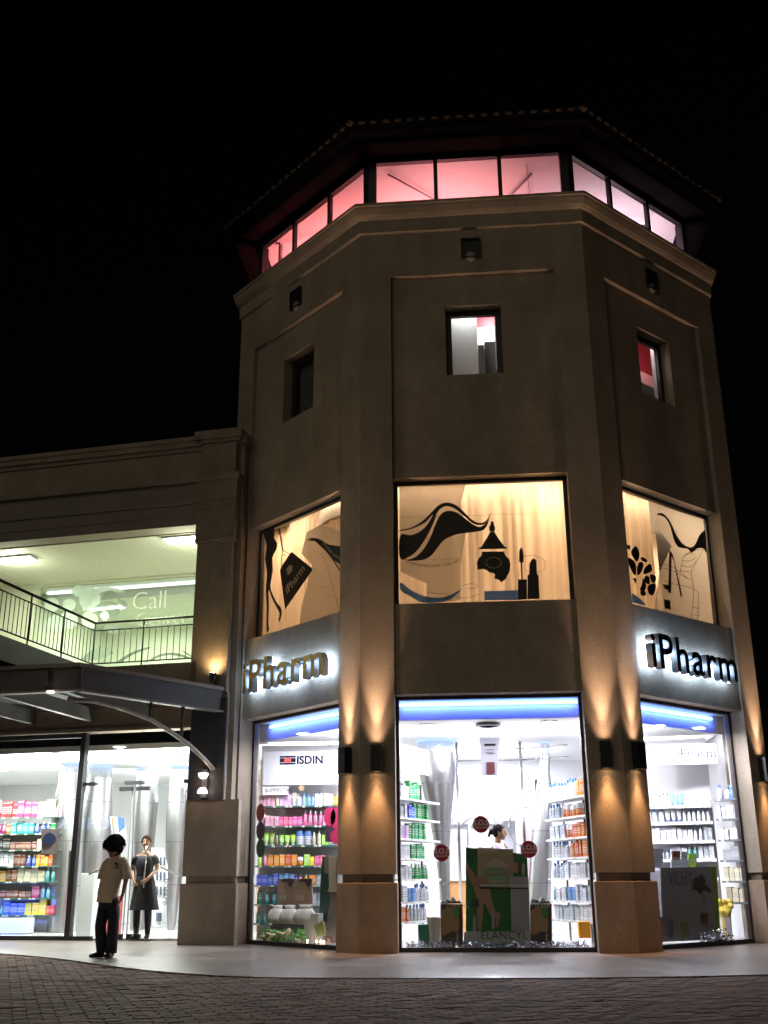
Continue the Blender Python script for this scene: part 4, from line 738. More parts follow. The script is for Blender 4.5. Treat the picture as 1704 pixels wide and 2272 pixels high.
# --- rail frame, banner, hoop inside front window
T=empty('steel_rail_frame',(0,3.6,0),'thin steel pole frame with horizontal rails in the middle of the shop','frame')
for x in (-.56,.58): m=MB(); m.loft([(x,3.6,.04),(x,3.6,3.3)],.028,10); m.build('pole',STEEL,T)
m=MB()
for z in (3.18,2.98): m.loft([(-.56,3.6,z),(.58,3.6,z)],.012,8); m.loft([(.58,3.6,z),(1.4,3.3,z+.02)],.012,8)
m.build('horizontal_rail',STEEL,T)
m=MB(); m.loft([(-.18+.42*math.cos(a*PI/12),3.9,1.6+.45*math.sin(a*PI/12)) for a in range(13)],.012,8,0,X=(0,1,0)); m.loft([(.65+.32*math.cos(a*PI/12+1),4.2,1.85+.35*math.sin(a*PI/12+1)) for a in range(20)],.010,8,0,X=(0,1,0)); tag(m.build('steel_hoop',STEEL),'thin curved steel hoops behind the woman at the front window','hoop')
# far furniture of the shop
T=empty('back_wall_fitting',(0,5.6,0),'grey framed doorway and white bulkheads at the back of the shop','doorway')
m=MB(); m.box(-1.0,.5,5.5,5.58,1.98,2.06); m.box(-.42,-.36,5.5,5.58,.04,1.98); m.box(.44,.5,5.5,5.58,.04,1.98); m.box(-1.0,-.94,5.5,5.58,.04,1.98); m.build('door_frame',GREYM,T)
m=MB(); m.box(-1.2,1.6,5.9,5.98,2.05,2.12); m.build('shadow_bar',mat('lilac_grey',(.45,.43,.52),.6),T)
m=MB(); m.box(-.94,-.42,5.6,5.63,.04,1.98); m.box(-.36,.44,5.6,5.63,.04,1.98); m.build('door_leaf',mat('pale_grey_door',(.58,.60,.66),.4),T)
m=MB(); m.box(-1.3,1.8,5.2,5.3,2.62,2.72); m.build('bulkhead',WHITE,T)
m=MB(); m.box(.15,.75,5.0,5.04,2.02,2.5); m.build('hanging_panel',mat('pale_panel',(.6,.6,.62),.5),T)
m=MB(); m.box(.88,1.06,5.0,5.1,2.55,2.76); m.box(.88,1.06,5.0,5.1,2.28,2.48); tag(m.build('loudspeaker',BLACK),'black loudspeakers high on the back wall, right of the panel','loudspeaker')
T=empty('shop_counter',(-.1,4.6,0),'low counter with white top boxes behind the standing woman','counter')
m=MB(); m.box(-.9,.9,4.4,4.9,.04,.95); m.build('body',mat('wood_orange',(.60,.30,.12),.5),T); m=MB(); m.box(-.95,.95,4.35,4.95,.95,1.0); m.build('top',WHITE,T); m=MB(); m.box(-.3,.25,4.5,4.8,1.0,1.62); m.build('monitor_back',WHITE,T); m=MB(); m.box(.5,.95,4.3,4.34,1.0,1.9); m.build('rack',mat('pale_rack',(.75,.6,.62),.5),T)
# ceiling diffuser and hanging tube
m=MB(); 
for r in (.20,.14,.08): m.lathe([(r,0),(r+.012,.02),(r,.03)],(0,1.25,3.26),28)
tag(m.build('air_diffuser',mat('diffuser_grey',(.35,.36,.4),.5)),'round ribbed air diffuser in the ceiling above the hanging tube','vent')
T=empty('hanging_banner',(-.02,1.5,2.5),'large grey hanging tube shaped banner in the front window','banner')
a=at(1064,1637,1.5); b=at(1109,1637,1.5); c_=at(1104,1721,1.5); d=at(1068,1721,1.5)
m=MB(); m.slab([a,b,c_,d],(0,1,0),.06); bo=m.build('body',mat('tube_grey',(.62,.62,.72),.5),T)
m=MB(); m.loft([(a+b)/2,((a.x+b.x)/2,1.5,3.3)],.004,5); m.build('cord',GREYM,T)
m=MB(); 
for x0,x1,z0,z1,mi in ((-.09,.09,2.99,3.02,0),(-.07,.06,2.55,2.73,1)): m.box((a.x+b.x)/2+x0,(a.x+b.x)/2+x1,1.462,1.469,z0,z1,mi)
for z in (2.93,2.89,2.87,2.5,2.47): m.box((a.x+b.x)/2-.07,(a.x+b.x)/2+.06,1.463,1.469,z-.006,z,2)
m.build('print',[BLACK,mat('maroon_print',(.18,.05,.06),.5),GREYM],T)
# --- signs inside
def panel_text(name,label,cat,pts,th,pm,texts,group=None):
    """pts: 4 world corners TL,TR,BR,BL facing the camera"""
    tl,tr,br,bl=[Vector(p) for p in pts]; x=(br-bl).normalized(); y=(tl-bl).normalized(); n=x.cross(y)
    T=empty(name,(bl+br)/2,label,cat,group); m=MB(); m.slab([tl,tr,br,bl],n,th); m.build('board',pm,T)
    W_=(br-bl).length; H_=(tl-bl).length
    for s,fx,fy,sz,col,kw in texts:
        m=MB(); m.mesh(text_me(s,size=sz,ext=.001,**kw),frame(bl+x*W_*fx+y*H_*fy+n*(th/2+.003),x,y)); m.build('lettering',col,T)
    return T,bl,x,y,n,W_,H_
def rect(u0,v0,u1,v1,Y):
    a=at(u0,v0,Y); b=at(u1,v1,Y); return [(a.x,Y,a.z),(b.x,Y,a.z),(b.x,Y,b.z),(a.x,Y,b.z)]
T,o,x,y,n,w,h=panel_text('brand_board','white back wall board lettered ISDIN with a red and navy flag','sign',rect(585,1668,752,1740,2.80),.02,mat('board_matt',(.55,.55,.58),.8),[('ISDIN',.44,.62,.19,mat('navy_print',(.008,.01,.03),.9,spec=.05),dict(off=.006)),('Cuidados en la piel',.44,.52,.055,mat('soft_grey_print',(.06,.06,.08),.9,spec=.05),{})])
m=MB(); q=o+y*h*.60+x*w*.22+n*.014; 
for (dx,dz,ww,hh,mi) in ((0,0,.28,.03,0),(0,.12,.28,.03,0),(0,.04,.08,.07,0),(.08,.035,.12,.08,1),(.20,.04,.08,.07,0)): m.slab([q+x*dx+y*dz,q+x*(dx+ww)+y*dz,q+x*(dx+ww)+y*(dz+hh),q+x*dx+y*(dz+hh)],n,.002,mi)
m.build('flag_print',[mat('navy_print',(.03,.04,.12)),mat('flag_red',(.6,.06,.05),.5)],T)
panel_text('shelf_header','white SUPERSTAY card with navy ends on top of the left window shelves','sign',rect(583,1741,640,1763,2.83),.02,WHITE,[('SUPERSTAY',.10,.25,.095,mat('soft_grey_print',(.45,.45,.5)),{})])
T,o,x,y,n,w,h=panel_text('lit_sign','glowing white board lettered iPharm above the right window shelves','sign',rect(1450,1652,1592,1695,2.60),.05,mat('board_matt',(.55,.55,.58),.8),[('iPharm',.36,.30,.23,mat('grey_blue_print',(.02,.035,.07),.9,spec=.05),{})])
panel_text('brand_card','white ELANCYL header card above the left shelves of the front window','sign',[(-1.44,.78,2.98),(-1.0,1.95,2.98),(-1.0,1.95,2.58),(-1.44,.78,2.58)],.015,mat('board_matt',(.55,.55,.58)),[('ELANCYL',.30,.4,.14,mat('pale_teal_print',(.01,.06,.08),.9,spec=.05),{})])
# poster (dark) in left window beside pier
T,o,x,y,n,w,h=panel_text('small_poster','dark magenta and black small poster high in the left window beside the pier','poster',rect(723,1793,752,1868,2.3),.01,mat('poster_black',(.04,.02,.03),.4),[])
m=MB()
for fx,fy,a,b in ((.3,.75,.10,.16),(.8,.7,.10,.18),(.8,.15,.10,.12)): m.slab([o+x*(w*fx+a*math.cos(t*PI/8))+y*(h*fy+b*math.sin(t*PI/8))+n*.008 for t in range(16)],n,.002)
m.build('print',mat('magenta_print',(.35,.02,.08),.4),T)
# S.O.S. stickers hanging behind the glass
for (cx,cy,lb) in ((1067,1829.5,'highest red round S.O.S. CELULITIS sticker, left of the woman\'s head'),(979.6,1892.5,'red round S.O.S. CELULITIS sticker left of the central display'),(1173.3,1884.5,'red round S.O.S. CELULITIS sticker right of the central display')):
    c_=at(cx,cy,.26); T=empty('round_sticker',c_,lb,'sticker','red S.O.S. stickers on the front window'); m=MB(); m.slab([c_+Vector((.118*math.cos(t*PI/16),0,.118*math.sin(t*PI/16))) for t in range(32)],(0,1,0),.003); m.build('disc',mat('sticker_red',(.50,.02,.05),.5),T)
    m=MB(); w1=tw('S.O.S.',size=.1); m.mesh(text_me('S.O.S.',size=.1,ext=.001,off=.003),frame((c_.x-w1*.47,c_.y-.004,c_.z-.005),(1,0,0),(0,0,1))); w2=tw('CELULITIS',size=.045); m.mesh(text_me('CELULITIS',size=.045,ext=.001,off=.001),frame((c_.x-w2*.5,c_.y-.004,c_.z-.055),(1,0,0),(0,0,1))); m.build('lettering',WHITE,T)
for i,(cy,col,nm) in enumerate(((1803,(.30,.05,.05),'dark red'),(1843,(.06,.05,.09),'navy'),(1882,(.03,.10,.05),'dark green'))):
    Mf=FM(7); nn=-(Mf.to_3x3()@Vector((0,1,0))); xx=Mf.to_3x3()@Vector((1,0,0)); c_=hit(578,cy,Mf@Vector((0,.28,0)),nn)
    m=MB(); m.slab([c_+xx*.125*math.cos(t*PI/16)+Vector((0,0,.145*math.sin(t*PI/16))) for t in range(32)],nn,.003); tag(m.build('round_sticker',mat('sticker_'+nm.replace(' ','_'),col,.5),origin=c_),f'{nm} round sticker in the column at the left edge of the left window','sticker','round stickers on the left window')
# --- ELANCYL display
SKIN=mat('print_skin',(.42,.24,.15),.5); GRN=mat('print_green',(.01,.16,.03),.45); GRN2=mat('print_green_light',(.10,.30,.08),.5); LGR=mat('print_grey',(.42,.41,.45),.5)
T=empty('cosmetics_display',(0,.62,.05),'tall green and white ELANCYL display stand in the middle of the front window','display stand')
def fx(u,v,Y=.55): return at(u,v,Y)
sc3=lambda X,Y_:(860+X/3.456,1760+Y_/3.456)
def dslab(m,pts,Y,th=.004,mi=0,sm=0):
    if sm: pts=spline(pts,sm)
    m.slab([at(*sc3(*p),Y) for p in pts],(0,1,0),th,mi)
m=MB(); dslab(m,[(590,1062),(1095,1062),(1097,1175),(578,1175)],.50,.10); m.build('base',mat('display_base',(.55,.54,.56),.5),T)
m=MB(); dslab(m,[(940,640),(1075,640),(1085,760),(1092,1062),(950,1062)],.56,.05); m.build('side_panel',LGR,T)
m=MB(); dslab(m,[(600,415),(1040,465),(1070,500),(1075,640),(945,640),(955,1062),(600,1062)],.60,.05); m.build('green_panel',GRN,T)
m=MB(); dslab(m,[(690,415),(965,430),(965,690),(945,735),(690,735)],.565,.004,1); 
dslab(m,[(612,540),(690,650),(760,640),(800,820),(830,930),(800,960),(745,840),(735,900),(720,1040),(690,1040),(680,800),(640,680),(605,600)],.555,.004,0,2)
dslab(m,[(825,930),(855,900),(865,940),(850,1020),(835,1030)],.552,.004,0,1); dslab(m,[(610,425),(690,420),(650,550),(612,520)],.56,.004,2)
dslab(m,[(640,810),(700,810),(700,875),(640,875)],.551,.004,3)
for x0,z0,z1 in ((655,930,1060),(800,895,1040),(1030,530,630)): dslab(m,[(x0,z0+25),(x0+10,z0),(x0+22,z0+25),(x0+22,z1),(x0,z1)],.548,.004,4)
dslab(m,[(965,530),(1000,530),(1000,610),(965,610)],.565,.004,0)
m.build('print',[SKIN,mat('print_beige',(.38,.36,.22),.5),mat('print_dark_green',(.01,.06,.02),.5),mat('print_blackgreen',(.02,.05,.04),.5),LGR],T)
m=MB(); p=at(*sc3(712,1118),.44); p.y=.444; m.mesh(text_me('ELANCYL',size=.145,ext=.001,space=1.12),frame(p,(1,0,0),(0,0,1))); m.build('lettering',mat('dark_green_print',(.03,.10,.07),.5),T)
m=MB(); p=at(*sc3(690,450),.555); p.y=.553; m.mesh(text_me('ELAN',size=.11,ext=.001,space=1.1),frame(p,(1,0,0),(0,0,1))); m.build('lettering',mat('pale_cream_print',(.6,.6,.5),.5),T)
# burger reflected in the glass, painted as flat shapes on the display
m=MB(); 
for pts,mi in (([(755,575),(765,535),(800,512),(840,505),(890,520),(918,550),(920,575)],0),([(752,580),(922,582),(915,600),(760,600)],1),([(750,600),(915,600),(905,625),(760,628)],2),([(752,630),(925,632),(900,665),(770,665)],1),([(762,665),(900,668),(880,690),(790,690)],0)): dslab(m,pts,.546,.003,mi,0)
m.build('print',[mat('bun_reflection_paint',(.45,.48,.36),.5),mat('salad_reflection_paint',(.22,.42,.26),.5),mat('patty_reflection_paint',(.36,.30,.22),.5)],T)
m=MB(); dslab(m,[(705,700),(1078,702),(1078,712),(705,712)],.535,.003,0); dslab(m,[(705,720),(1078,727),(1078,736),(705,732)],.535,.003,1); m.build('band_print',[mat('pale_band',(.65,.75,.72),.5),BLACK],T)
# side posters
for (u0,u1,lb,yy) in ((408,572,'brown and green ELANCYL poster board left of the central display',.50),(1092,1255,'brown and green ELANCYL poster board right of the central display',.52)):
    T=empty('poster_board',at(*sc3((u0+u1)/2,1170),yy),lb,'poster','ELANCYL poster boards'); m=MB(); dslab(m,[(u0,850),(u1-4,850),(u1,1168),(u0+4,1168)],yy,.02); m.build('board',mat('poster_dark',(.05,.035,.03),.5),T)
    m=MB(); c0=(u0+u1)/2; dslab(m,[(u0+12,900),(u0+60,880),(u1-50,890),(u1-25,960),(u1-30,1060),(c0,1060),(u0+15,1090),(u0+8,980)],yy-.014,.003,0,4); dslab(m,[(c0+10,890),(c0+45,870),(c0+62,920),(c0+35,965),(c0+12,930)],yy-.017,.003,1,3); dslab(m,[(u0+120,1080),(u0+135,1065),(u0+135,1160),(u0+120,1160)],yy-.017,.003,2)
    m.build('print',[mat('tan_print',(.42,.27,.12),.5),GRN2,LGR],T)
    m=MB(); p=at(*sc3(u0+38,878),yy); p.y=yy-.02; m.mesh(text_me('ELANCYL',size=.078,ext=.001),frame(p,(1,0,0),(0,0,1))); m.build('lettering',mat('pale_cream_print',(.6,.6,.5)),T)
    m=MB(); dslab(m,[(u1-5,850),(u1+3,850),(u1+7,1165),(u1-1,1168)],yy-.004,.03); m.build('red_edge',mat('red_edge',(.25,.02,.03),.5),T)
    m=MB(); dslab(m,[(u0,845),(u0+10,810),(u0+60,845),(u0+95,790),(u1-30,845),(u1-15,825),(u1,845)],yy+.06,.08); m.build('crumpled_paper',WHITE,T)
m=MB(); a=at(*sc3(235,1005),.7); b=at(*sc3(325,1170),.7); m.box(a.x,b.x,.6,.85,.05,a.z); tag(m.build('storage_box',mat('box_green',(.03,.20,.13),.5),bevel=.01),'plain dark green box on the floor at the left of the front window','box')
m=MB()
for X in (345,385): 
    p=at(*sc3(X,1100),.65); m.lathe([(.045,0),(.085,.40)],(p.x,.65,.05),18)
tag(m.build('plastic_cup_stack',mat('cup_cream',(.75,.72,.62),.4)),'two tall cream cup stacks between green box and left poster','cups')
m=MB(); a=at(*sc3(1462,985),.75); b=at(*sc3(1560,1110),.75); m.box(a.x,b.x,.7,.95,b.z,a.z); tag(m.build('storage_box',mat('box_orange',(.85,.38,.02),.5),bevel=.008),'bright orange box low in the right corner of the front window','box')
# tinsel / clear scatter along the front of the displays
def scatter(name,label,cat,pts,n,r,mt,sd,zr=.07):
    g=random.Random(sd); m=MB()
    for i in range(n):
        t=g.random()*(len(pts)-1); j=int(t); a=Vector(pts[j]).lerp(Vector(pts[j+1]),t-j)+Vector((g.uniform(-.06,.06),g.uniform(-.05,.05),g.random()**2*zr+.012)); q=r*g.uniform(.5,1.4)
        d=Vector((g.uniform(-1,1),g.uniform(-1,1),g.uniform(-.5,1))).normalized()*q; e=d.orthogonal().normalized()*q*.5
        m.add([a-d,a+e,a+d,a-e],[(0,1,2,3)])
    tag(m.build(name,mt),label,cat,None,'stuff')
TIN=mat('tinsel_silver',(.65,.65,.75),.2,.8)
scatter('silver_tinsel','heap of silver tinsel along the foot of the front window','tinsel',[(-1.25,.45,.05),(-.4,.42,.05),(.4,.42,.05),(1.25,.45,.05)],900,.028,TIN,1)
scatter('silver_tinsel','silver tinsel heap in the lower corner of the right window','tinsel',[(3.1,1.75,.05),(3.6,2.05,.05)],260,.028,TIN,2,.16)
# --- left window still life
SL=(7.541,550,1900)
def wp(X,Y_,D): Mf=FM(7); nn=-(Mf.to_3x3()@Vector((0,1,0))); return hit(SL[1]+X/SL[0],SL[2]+Y_/SL[0],Mf@Vector((0,D,0)),nn)
def wslab(m,pts,D,th=.004,mi=0,sm=0):
    Mf=FM(7); nn=-(Mf.to_3x3()@Vector((0,1,0)))
    if sm: pts=spline(pts,sm)
    m.slab([wp(*p,D) for p in pts],nn,th,mi)
for i,(x0,lb) in enumerate(((490,'left one of two nude body posters in the left window'),(785,'right one of two nude body posters in the left window'))):
    T=empty('body_poster',wp(x0+150,1120,.8),lb,'poster','pair of body posters in the left window'); X=x0; m=MB(); wslab(m,[(X,380),(X+300,372),(X+298,850),(X+230,1110),(X+60,1110),(X,830)],.80,.012); m.build('board',mat('poster_mauve',(.34,.30,.30),.5),T)
    m=MB(); wslab(m,[(X+20,510),(X+60,430),(X+140,415),(X+190,480),(X+240,480),(X+290,600),(X+290,800),(X+240,790),(X+200,720),(X+170,830),(X+140,930),(X+110,900),(X+40,770),(X+20,640)],.79,.003,0,3); wslab(m,[(X+60,420),(X+110,378),(X+270,375),(X+250,480),(X+200,500),(X+160,425)],.785,.003,1,2); wslab(m,[(X+95,880),(X+130,930),(X+100,1100),(X+80,1020)],.785,.003,1)
    m.build('print',[mat('print_nude',(.40,.25,.17),.5),mat('print_hair',(.07,.03,.02),.5)],T)
    Mf=FM(7); xx=Mf.to_3x3()@Vector((1,0,0)); m=MB(); m.mesh(text_me('oea',size=.17,ext=.001,off=-.002),frame(wp(X+8,735,.78),xx,(0,0,1))); m.build('lettering',mat('pale_cream_print',(.6,.6,.5)),T)
BAGM=mat('organza_bag',(.50,.48,.42),.35,var=.25,vs=8)
for i,(X0,X1,YT,YB,lb) in enumerate(((385,590,815,1115,'leftmost pale gauze gift bag on the dark step'),(590,805,815,1120,'middle pale gauze gift bag on the dark step'),(830,1080,805,1130,'rightmost pale gauze gift bag beside the white post'))):
    b=wp((X0+X1)/2,YB,.62); tp=wp((X0+X1)/2,YT,.62); r=(wp(X1,YB,.62)-wp(X0,YB,.62)).length/2; hh=tp.z-b.z
    m=MB(); path=[(b.x,b.y,b.z+hh*t) for t in (0,.05,.3,.55,.75,.85,1)]; m.loft(path,[(r*q,r*.6*q) for q in (.8,.98,1,.85,.6,.42,.55)],16,0); o=m.build('gift_bag',BAGM,origin=(b.x,b.y,b.z)); tag(o,lb,'gift bag','gauze gift bags in the left window')
a=wp(380,1120,.75); b=wp(945,1120,.75); m=MB(); c1=wp(380,1300,.75)
m.prism([(a.x,a.y),(b.x,b.y),(b.x+.2,b.y+.25),(a.x+.2,a.y+.25)],.06,a.z); tag(m.build('display_step',mat('step_dark',(.05,.07,.06),.4)),'dark step carrying the gift bags in the left window','display step')
m=MB(); a=wp(945,955,.6); b=wp(1175,955,.6); d=(b-a); pr=[a,a+d*.33,a+d*.33+Vector((.07,.07,0)),a+Vector((.07,.07,0))]; m.prism([(p.x,p.y) for p in pr],.06,a.z); pr=[a+d*.45,b,b+Vector((.07,.07,0)),a+d*.45+Vector((.07,.07,0))]; m.prism([(p.x,p.y) for p in pr],.06,a.z); tag(m.build('white_post',WHITE),'white upright post beside the gift bags','post')
LEAF=mat('leaf_green',(.10,.36,.04),.5,var=.3,vs=6); BIS=mat('bamboo_stick',(.55,.45,.26),.6)
g=random.Random(5); m=MB()
for i in range(420):
    p=wp(g.uniform(250,940),1400-g.random()**1.5*170,.45+g.random()*.2); q=.05*g.uniform(.6,1.5); d=Vector((g.uniform(-1,1),g.uniform(-1,1),g.uniform(-.2,1))).normalized()*q; e=d.orthogonal().normalized()*q*.3; m.add([p-d,p+e,p+d,p-e],[(0,1,2,3)],0,None,True)
tag(m.build('leafy_garnish',LEAF),'bright green leafy garnish on the floor of the left window','greenery',None,'stuff')
for i,(xa,ya,xb,yb,lb) in enumerate(((200,1350,290,1340,'short'),(295,1290,420,1320,'crossing'),(330,1390,450,1310,'thin'),(480,1275,600,1300,'high level'),(540,1390,700,1220,'steep'),(640,1380,720,1240,'slanted right'),(790,1400,900,1430,'lowest right'))):
    pa,pb=wp(xa,ya,.42),wp(xb,yb,.46); m=MB(); m.loft([pa,pb],.024,10); tag(m.build('bamboo_stick',BIS,origin=(pa+pb)/2),f'{lb} pale bamboo stick lying in the green garnish','stick','bamboo sticks in the left window')
for i,(X,Y_) in enumerate(((995,1460),(1150,1475),(1222,1425),(1228,1480),(1270,1430))):
    p=wp(X,Y_,.42); T=empty('tea_light',(p.x,p.y,.06),'tiny glowing tea light, %s of the cluster by the pier in the left window'%('left outlier','left','upper middle','lower middle','rightmost')[i],'candle','tea lights in the left window'); m=MB(); m.lathe([(.02,0),(.02,.012)],(p.x,p.y,.06),10); m.build('cup',TIN,T); m=MB(); m.ball((p.x,p.y,max(p.z,.085)),(.014,.014,.02)); m.build('flame',emis('candle_flame',(1,.62,.35),30),T)
m=MB(); wslab(m,[(1110,1160),(1270,1075),(1300,1330),(1170,1340)],.55,.02); tag(m.build('green_card',mat('card_green',(.32,.38,.10),.5)),'olive green card leaning beside the white post','card')
T=empty('tall_poster',wp(1350,1300,.75),'tall dark green and brown poster behind the pier in the left window','poster'); m=MB(); wslab(m,[(1250,0),(1500,0),(1500,1450),(1300,1450),(1190,1060)],.80,.012); m.build('board',mat('poster_brown',(.20,.17,.14),.5),T)
m=MB(); wslab(m,[(1250,0),(1275,0),(1265,280),(1350,290),(1370,700),(1310,1100),(1195,1060),(1210,500)],.79,.004,0); wslab(m,[(1350,0),(1480,0),(1480,600),(1330,590),(1360,520)],.785,.004,1); m.build('print',[mat('poster_bottle_green',(.01,.06,.04),.4),mat('poster_sand',(.48,.40,.28),.5)],T)
m=MB(); wslab(m,[(1290,1350),(1420,1350),(1420,1375),(1385,1378),(1385,1430),(1425,1432),(1425,1450),(1300,1450),(1330,1430),(1330,1380),(1292,1375)],.5,.02); tag(m.build('brand_card',mat('card_maroon',(.10,.02,.02),.5)),'small maroon printed card low beside the pier','card')
# --- VICHY poster in right window
Mr=FM(1); nr=-(Mr.to_3x3()@Vector((0,1,0))); xr=Mr.to_3x3()@Vector((1,0,0)); SV=(5.842,1420,1880)
def vp(X,Y_,D=.42): return hit(SV[1]+X/SV[0],SV[2]+Y_/SV[0],Mr@Vector((0,D,0)),nr)
def vslab(m,pts,D,th=.003,mi=0,sm=0):
    if sm: pts=spline(pts,sm)
    m.slab([vp(*p,D) for p in pts],nr,th,mi)
T=empty('large_poster',vp(600,1250),'large grey VICHY poster with palm like dark hair and green edge','poster'); m=MB(); vslab(m,[(262,265),(925,250),(1000,1195),(210,1230),(190,905),(290,900)],.44,.012); m.build('board',mat('poster_grey',(.33,.31,.33),.6),T)
m=MB(); vslab(m,[(925,250),(985,248),(1042,1180),(985,1190)],.44,.014); m.build('green_edge',mat('edge_green',(.22,.36,.02),.5),T)
m=MB(); vslab(m,[(800,330),(815,375),(850,390),(835,420),(860,440),(830,480),(880,500),(940,575),(900,565),(925,600),(860,570),(820,560),(790,610),(760,590),(735,560),(700,545),(660,580),(675,535),(700,510),(660,510),(700,480),(665,470),(710,440),(665,430),(715,400),(730,385),(770,390),(765,350),(790,370)],.428,.003,0)
vslab(m,[(790,860),(830,850),(880,870),(870,990),(840,985),(790,970)],.428,.003,1,2); vslab(m,[(800,610),(850,620),(850,760),(820,740),(790,680)],.430,.002,2,2)
for x0,x1,z0,z1,mi in ((195,225,980,1190,3),(235,330,1000,1080,4),(360,375,940,1180,3),(390,430,930,1190,3),(530,620,980,1040,5),(540,620,1050,1180,5),(640,735,1050,1180,4),(750,850,1040,1180,4),(870,940,1010,1040,5),(870,960,1050,1170,4)): vslab(m,[(x0,z0),(x1,z0-6),(x1+6,z1-8),(x0+4,z1)],.43,.002,mi)
m.build('print',[mat('print_hair_dark',(.035,.018,.018),.6),mat('print_rust',(.16,.06,.03),.6),mat('print_shadow',(.24,.22,.23),.6),mat('print_greybrown',(.17,.15,.16),.6),mat('print_palebox',(.40,.37,.39),.6),mat('print_olive',(.20,.26,.03),.6)],T)
m=MB(); m.mesh(text_me('VICHY',size=.30,ext=.001,off=-.004),frame(vp(372,490,.425),xr,(0,0,1))@Matrix.Scale(.72,4,(1,0,0))); m.build('lettering',mat('print_charcoal',(.09,.08,.09),.6),T)
m=MB(); a=vp(80,300,.75); b=vp(330,330,.75); m.prism([(p.x,p.y) for p in (a,b,b+nr*-.3,a+nr*-.3)],.06,a.z); tag(m.build('display_cabinet',mat('cabinet_white',(.8,.8,.9),.4)),'white cabinet partly hidden behind the grey poster','cabinet')
for x0,x1,z0,col,lb in ((130,290,20,'pale','small pale blue card'),(415,515,45,'brown','small brown picture card'),(525,610,55,'grey','small grey picture card'),(620,725,80,'lime','small lime card'),(400,620,160,'pale','wide pale carton')):
    m=MB(); vslab(m,[(x0,z0),(x1,z0),(x1,262),(x0,265)],.55+x0*.0002,.02); tag(m.build('countertop_card',pmat(COLS[col],col)),lb+' standing behind the top of the grey poster','card')
# plush yellow brush bunch
c_=vp(1105,800,.55); T=empty('yellow_plush',(c_.x,c_.y,.05),'yellow plush wrapped display figure in the corner of the right window','plush'); g=random.Random(4)
m=MB(); m.loft([(c_.x,c_.y,.08),(c_.x,c_.y,c_.z-.1),(c_.x,c_.y,c_.z+.02)],[.07,.08,.11],14)
for i in range(14): m.ball((c_.x+g.uniform(-.10,.10),c_.y+g.uniform(-.06,.06),c_.z+g.uniform(-.08,.12)),g.uniform(.035,.06),0,8,6)
m.build('body',mat('plush_yellow',(.75,.58,.10),.9,bump=.8,bs=60),T); m=MB(); m.box(c_.x-.045,c_.x+.045,c_.y-.09,c_.y-.075,.15,c_.z-.12); m.build('ribbon',mat('ribbon_mauve',(.6,.5,.6),.5),T)
# cashier pod and other things at the door
m=MB(); a=at(184,1940,4.3); m.box(a.x,a.x+.27,4.2,4.5,.04,1.12); tag(m.build('white_pedestal',WHITE,bevel=.01),'narrow white pedestal just inside the door beside the mullion','pedestal')
m=MB(); a=at(205,2000,5.0); m.box(a.x,a.x+.5,5.0,5.3,.04,.72); tag(m.build('red_bin',mat('bin_red',(.30,.05,.05),.5)),'dark red low cabinet behind the boy','cabinet')
T=empty('poster_stand',at(265,1890,5.5),'blue and white poster leaning on a rack behind the boy','poster'); m=MB(); cs=lambda X,Y_:(X/3.95,1620+Y_/3.95)
m.slab([at(*cs(965,755),5.5),at(*cs(1090,770),5.5),at(*cs(1110,950),5.5),at(*cs(990,960),5.5)],(0,1,0),.02); m.build('board',mat('poster_pale',(.6,.66,.8),.5),T); m=MB(); m.slab([at(*cs(1030,760),5.48),at(*cs(1090,770),5.48),at(*cs(1095,850),5.48),at(*cs(1040,900),5.48)],(0,1,0),.006); m.slab([at(*cs(975,760),5.48),at(*cs(990,762),5.48),at(*cs(1005,930),5.48),at(*cs(992,930),5.48)],(0,1,0),.006,1); m.build('print',[mat('poster_blue',(.05,.12,.4),.5),mat('poster_rust',(.5,.15,.05),.5)],T)
T=empty('magazine_rack',at(360,2050,5.0),'white curved display rack with bocare lettering right of the doorway woman','display rack'); m=MB()
m.slab([at(*cs(1330,1030),5.0),at(*cs(1430,1040),5.0),at(*cs(1470,1200),5.0),at(*cs(1460,1450),5.0),at(*cs(1410,1720),5.0),at(*cs(1340,1720),5.0)],(0,1,0),.04); m.build('board',mat('rack_white',(.72,.75,.78),.4),T)
m=MB()
for r_,row in enumerate((1110,1240,1370,1600)):
    for X in (1370,1402,1434 if row<1500 else 1385): m.slab([at(*cs(X,row),4.96),at(*cs(X+14,row),4.96),at(*cs(X+14,row+75),4.96),at(*cs(X,row+75),4.96)],(0,1,0),.02)
m.build('bottle_row',mat('rack_blue',(.07,.08,.13),.4),T)
p=at(*cs(1438,1300),4.9); m=MB(); m.mesh(text_me('bocare',size=.17,ext=.001),frame(p,(0,0,-1),(1,0,0))); m.build('lettering',mat('print_charcoal',(.09,.08,.09)),T)
for u0,v0,u1,v1,lb in ((222,1930,197,1940,'left'),(308,1902,398,1943,'right')):
    a=at(u0,v0,3.6); b=at(u1,v1,3.6); m=MB(); m.loft([a,b],.016,8,0,X=(0,0,1)); tag(m.build('barrier_bar',STEEL,origin=(a+b)/2),f'slanting steel barrier bar on the {lb} side of the doorway woman','barrier','steel barrier bars inside the doors')
T=empty('hanging_poster',at(108,1880,3.7),'dim poster with a blue disc inside the glass at left','poster'); m=MB(); m.slab([at(*cs(365,860),3.7),at(*cs(525,870),3.7),at(*cs(500,1090),3.7),at(*cs(360,1080),3.7)],(0,1,0),.004); m.build('board',mat('poster_dim',(.38,.33,.32),.5),T); m=MB(); m.slab([at(435+0*t and 0 or cs(435+55*math.cos(t*PI/12),955+50*math.sin(t*PI/12))[0],cs(0,955+55*math.sin(t*PI/12))[1],3.68) for t in range(24)],(0,1,0),.004); m.build('print',mat('disc_navy',(.05,.07,.18),.4),T)
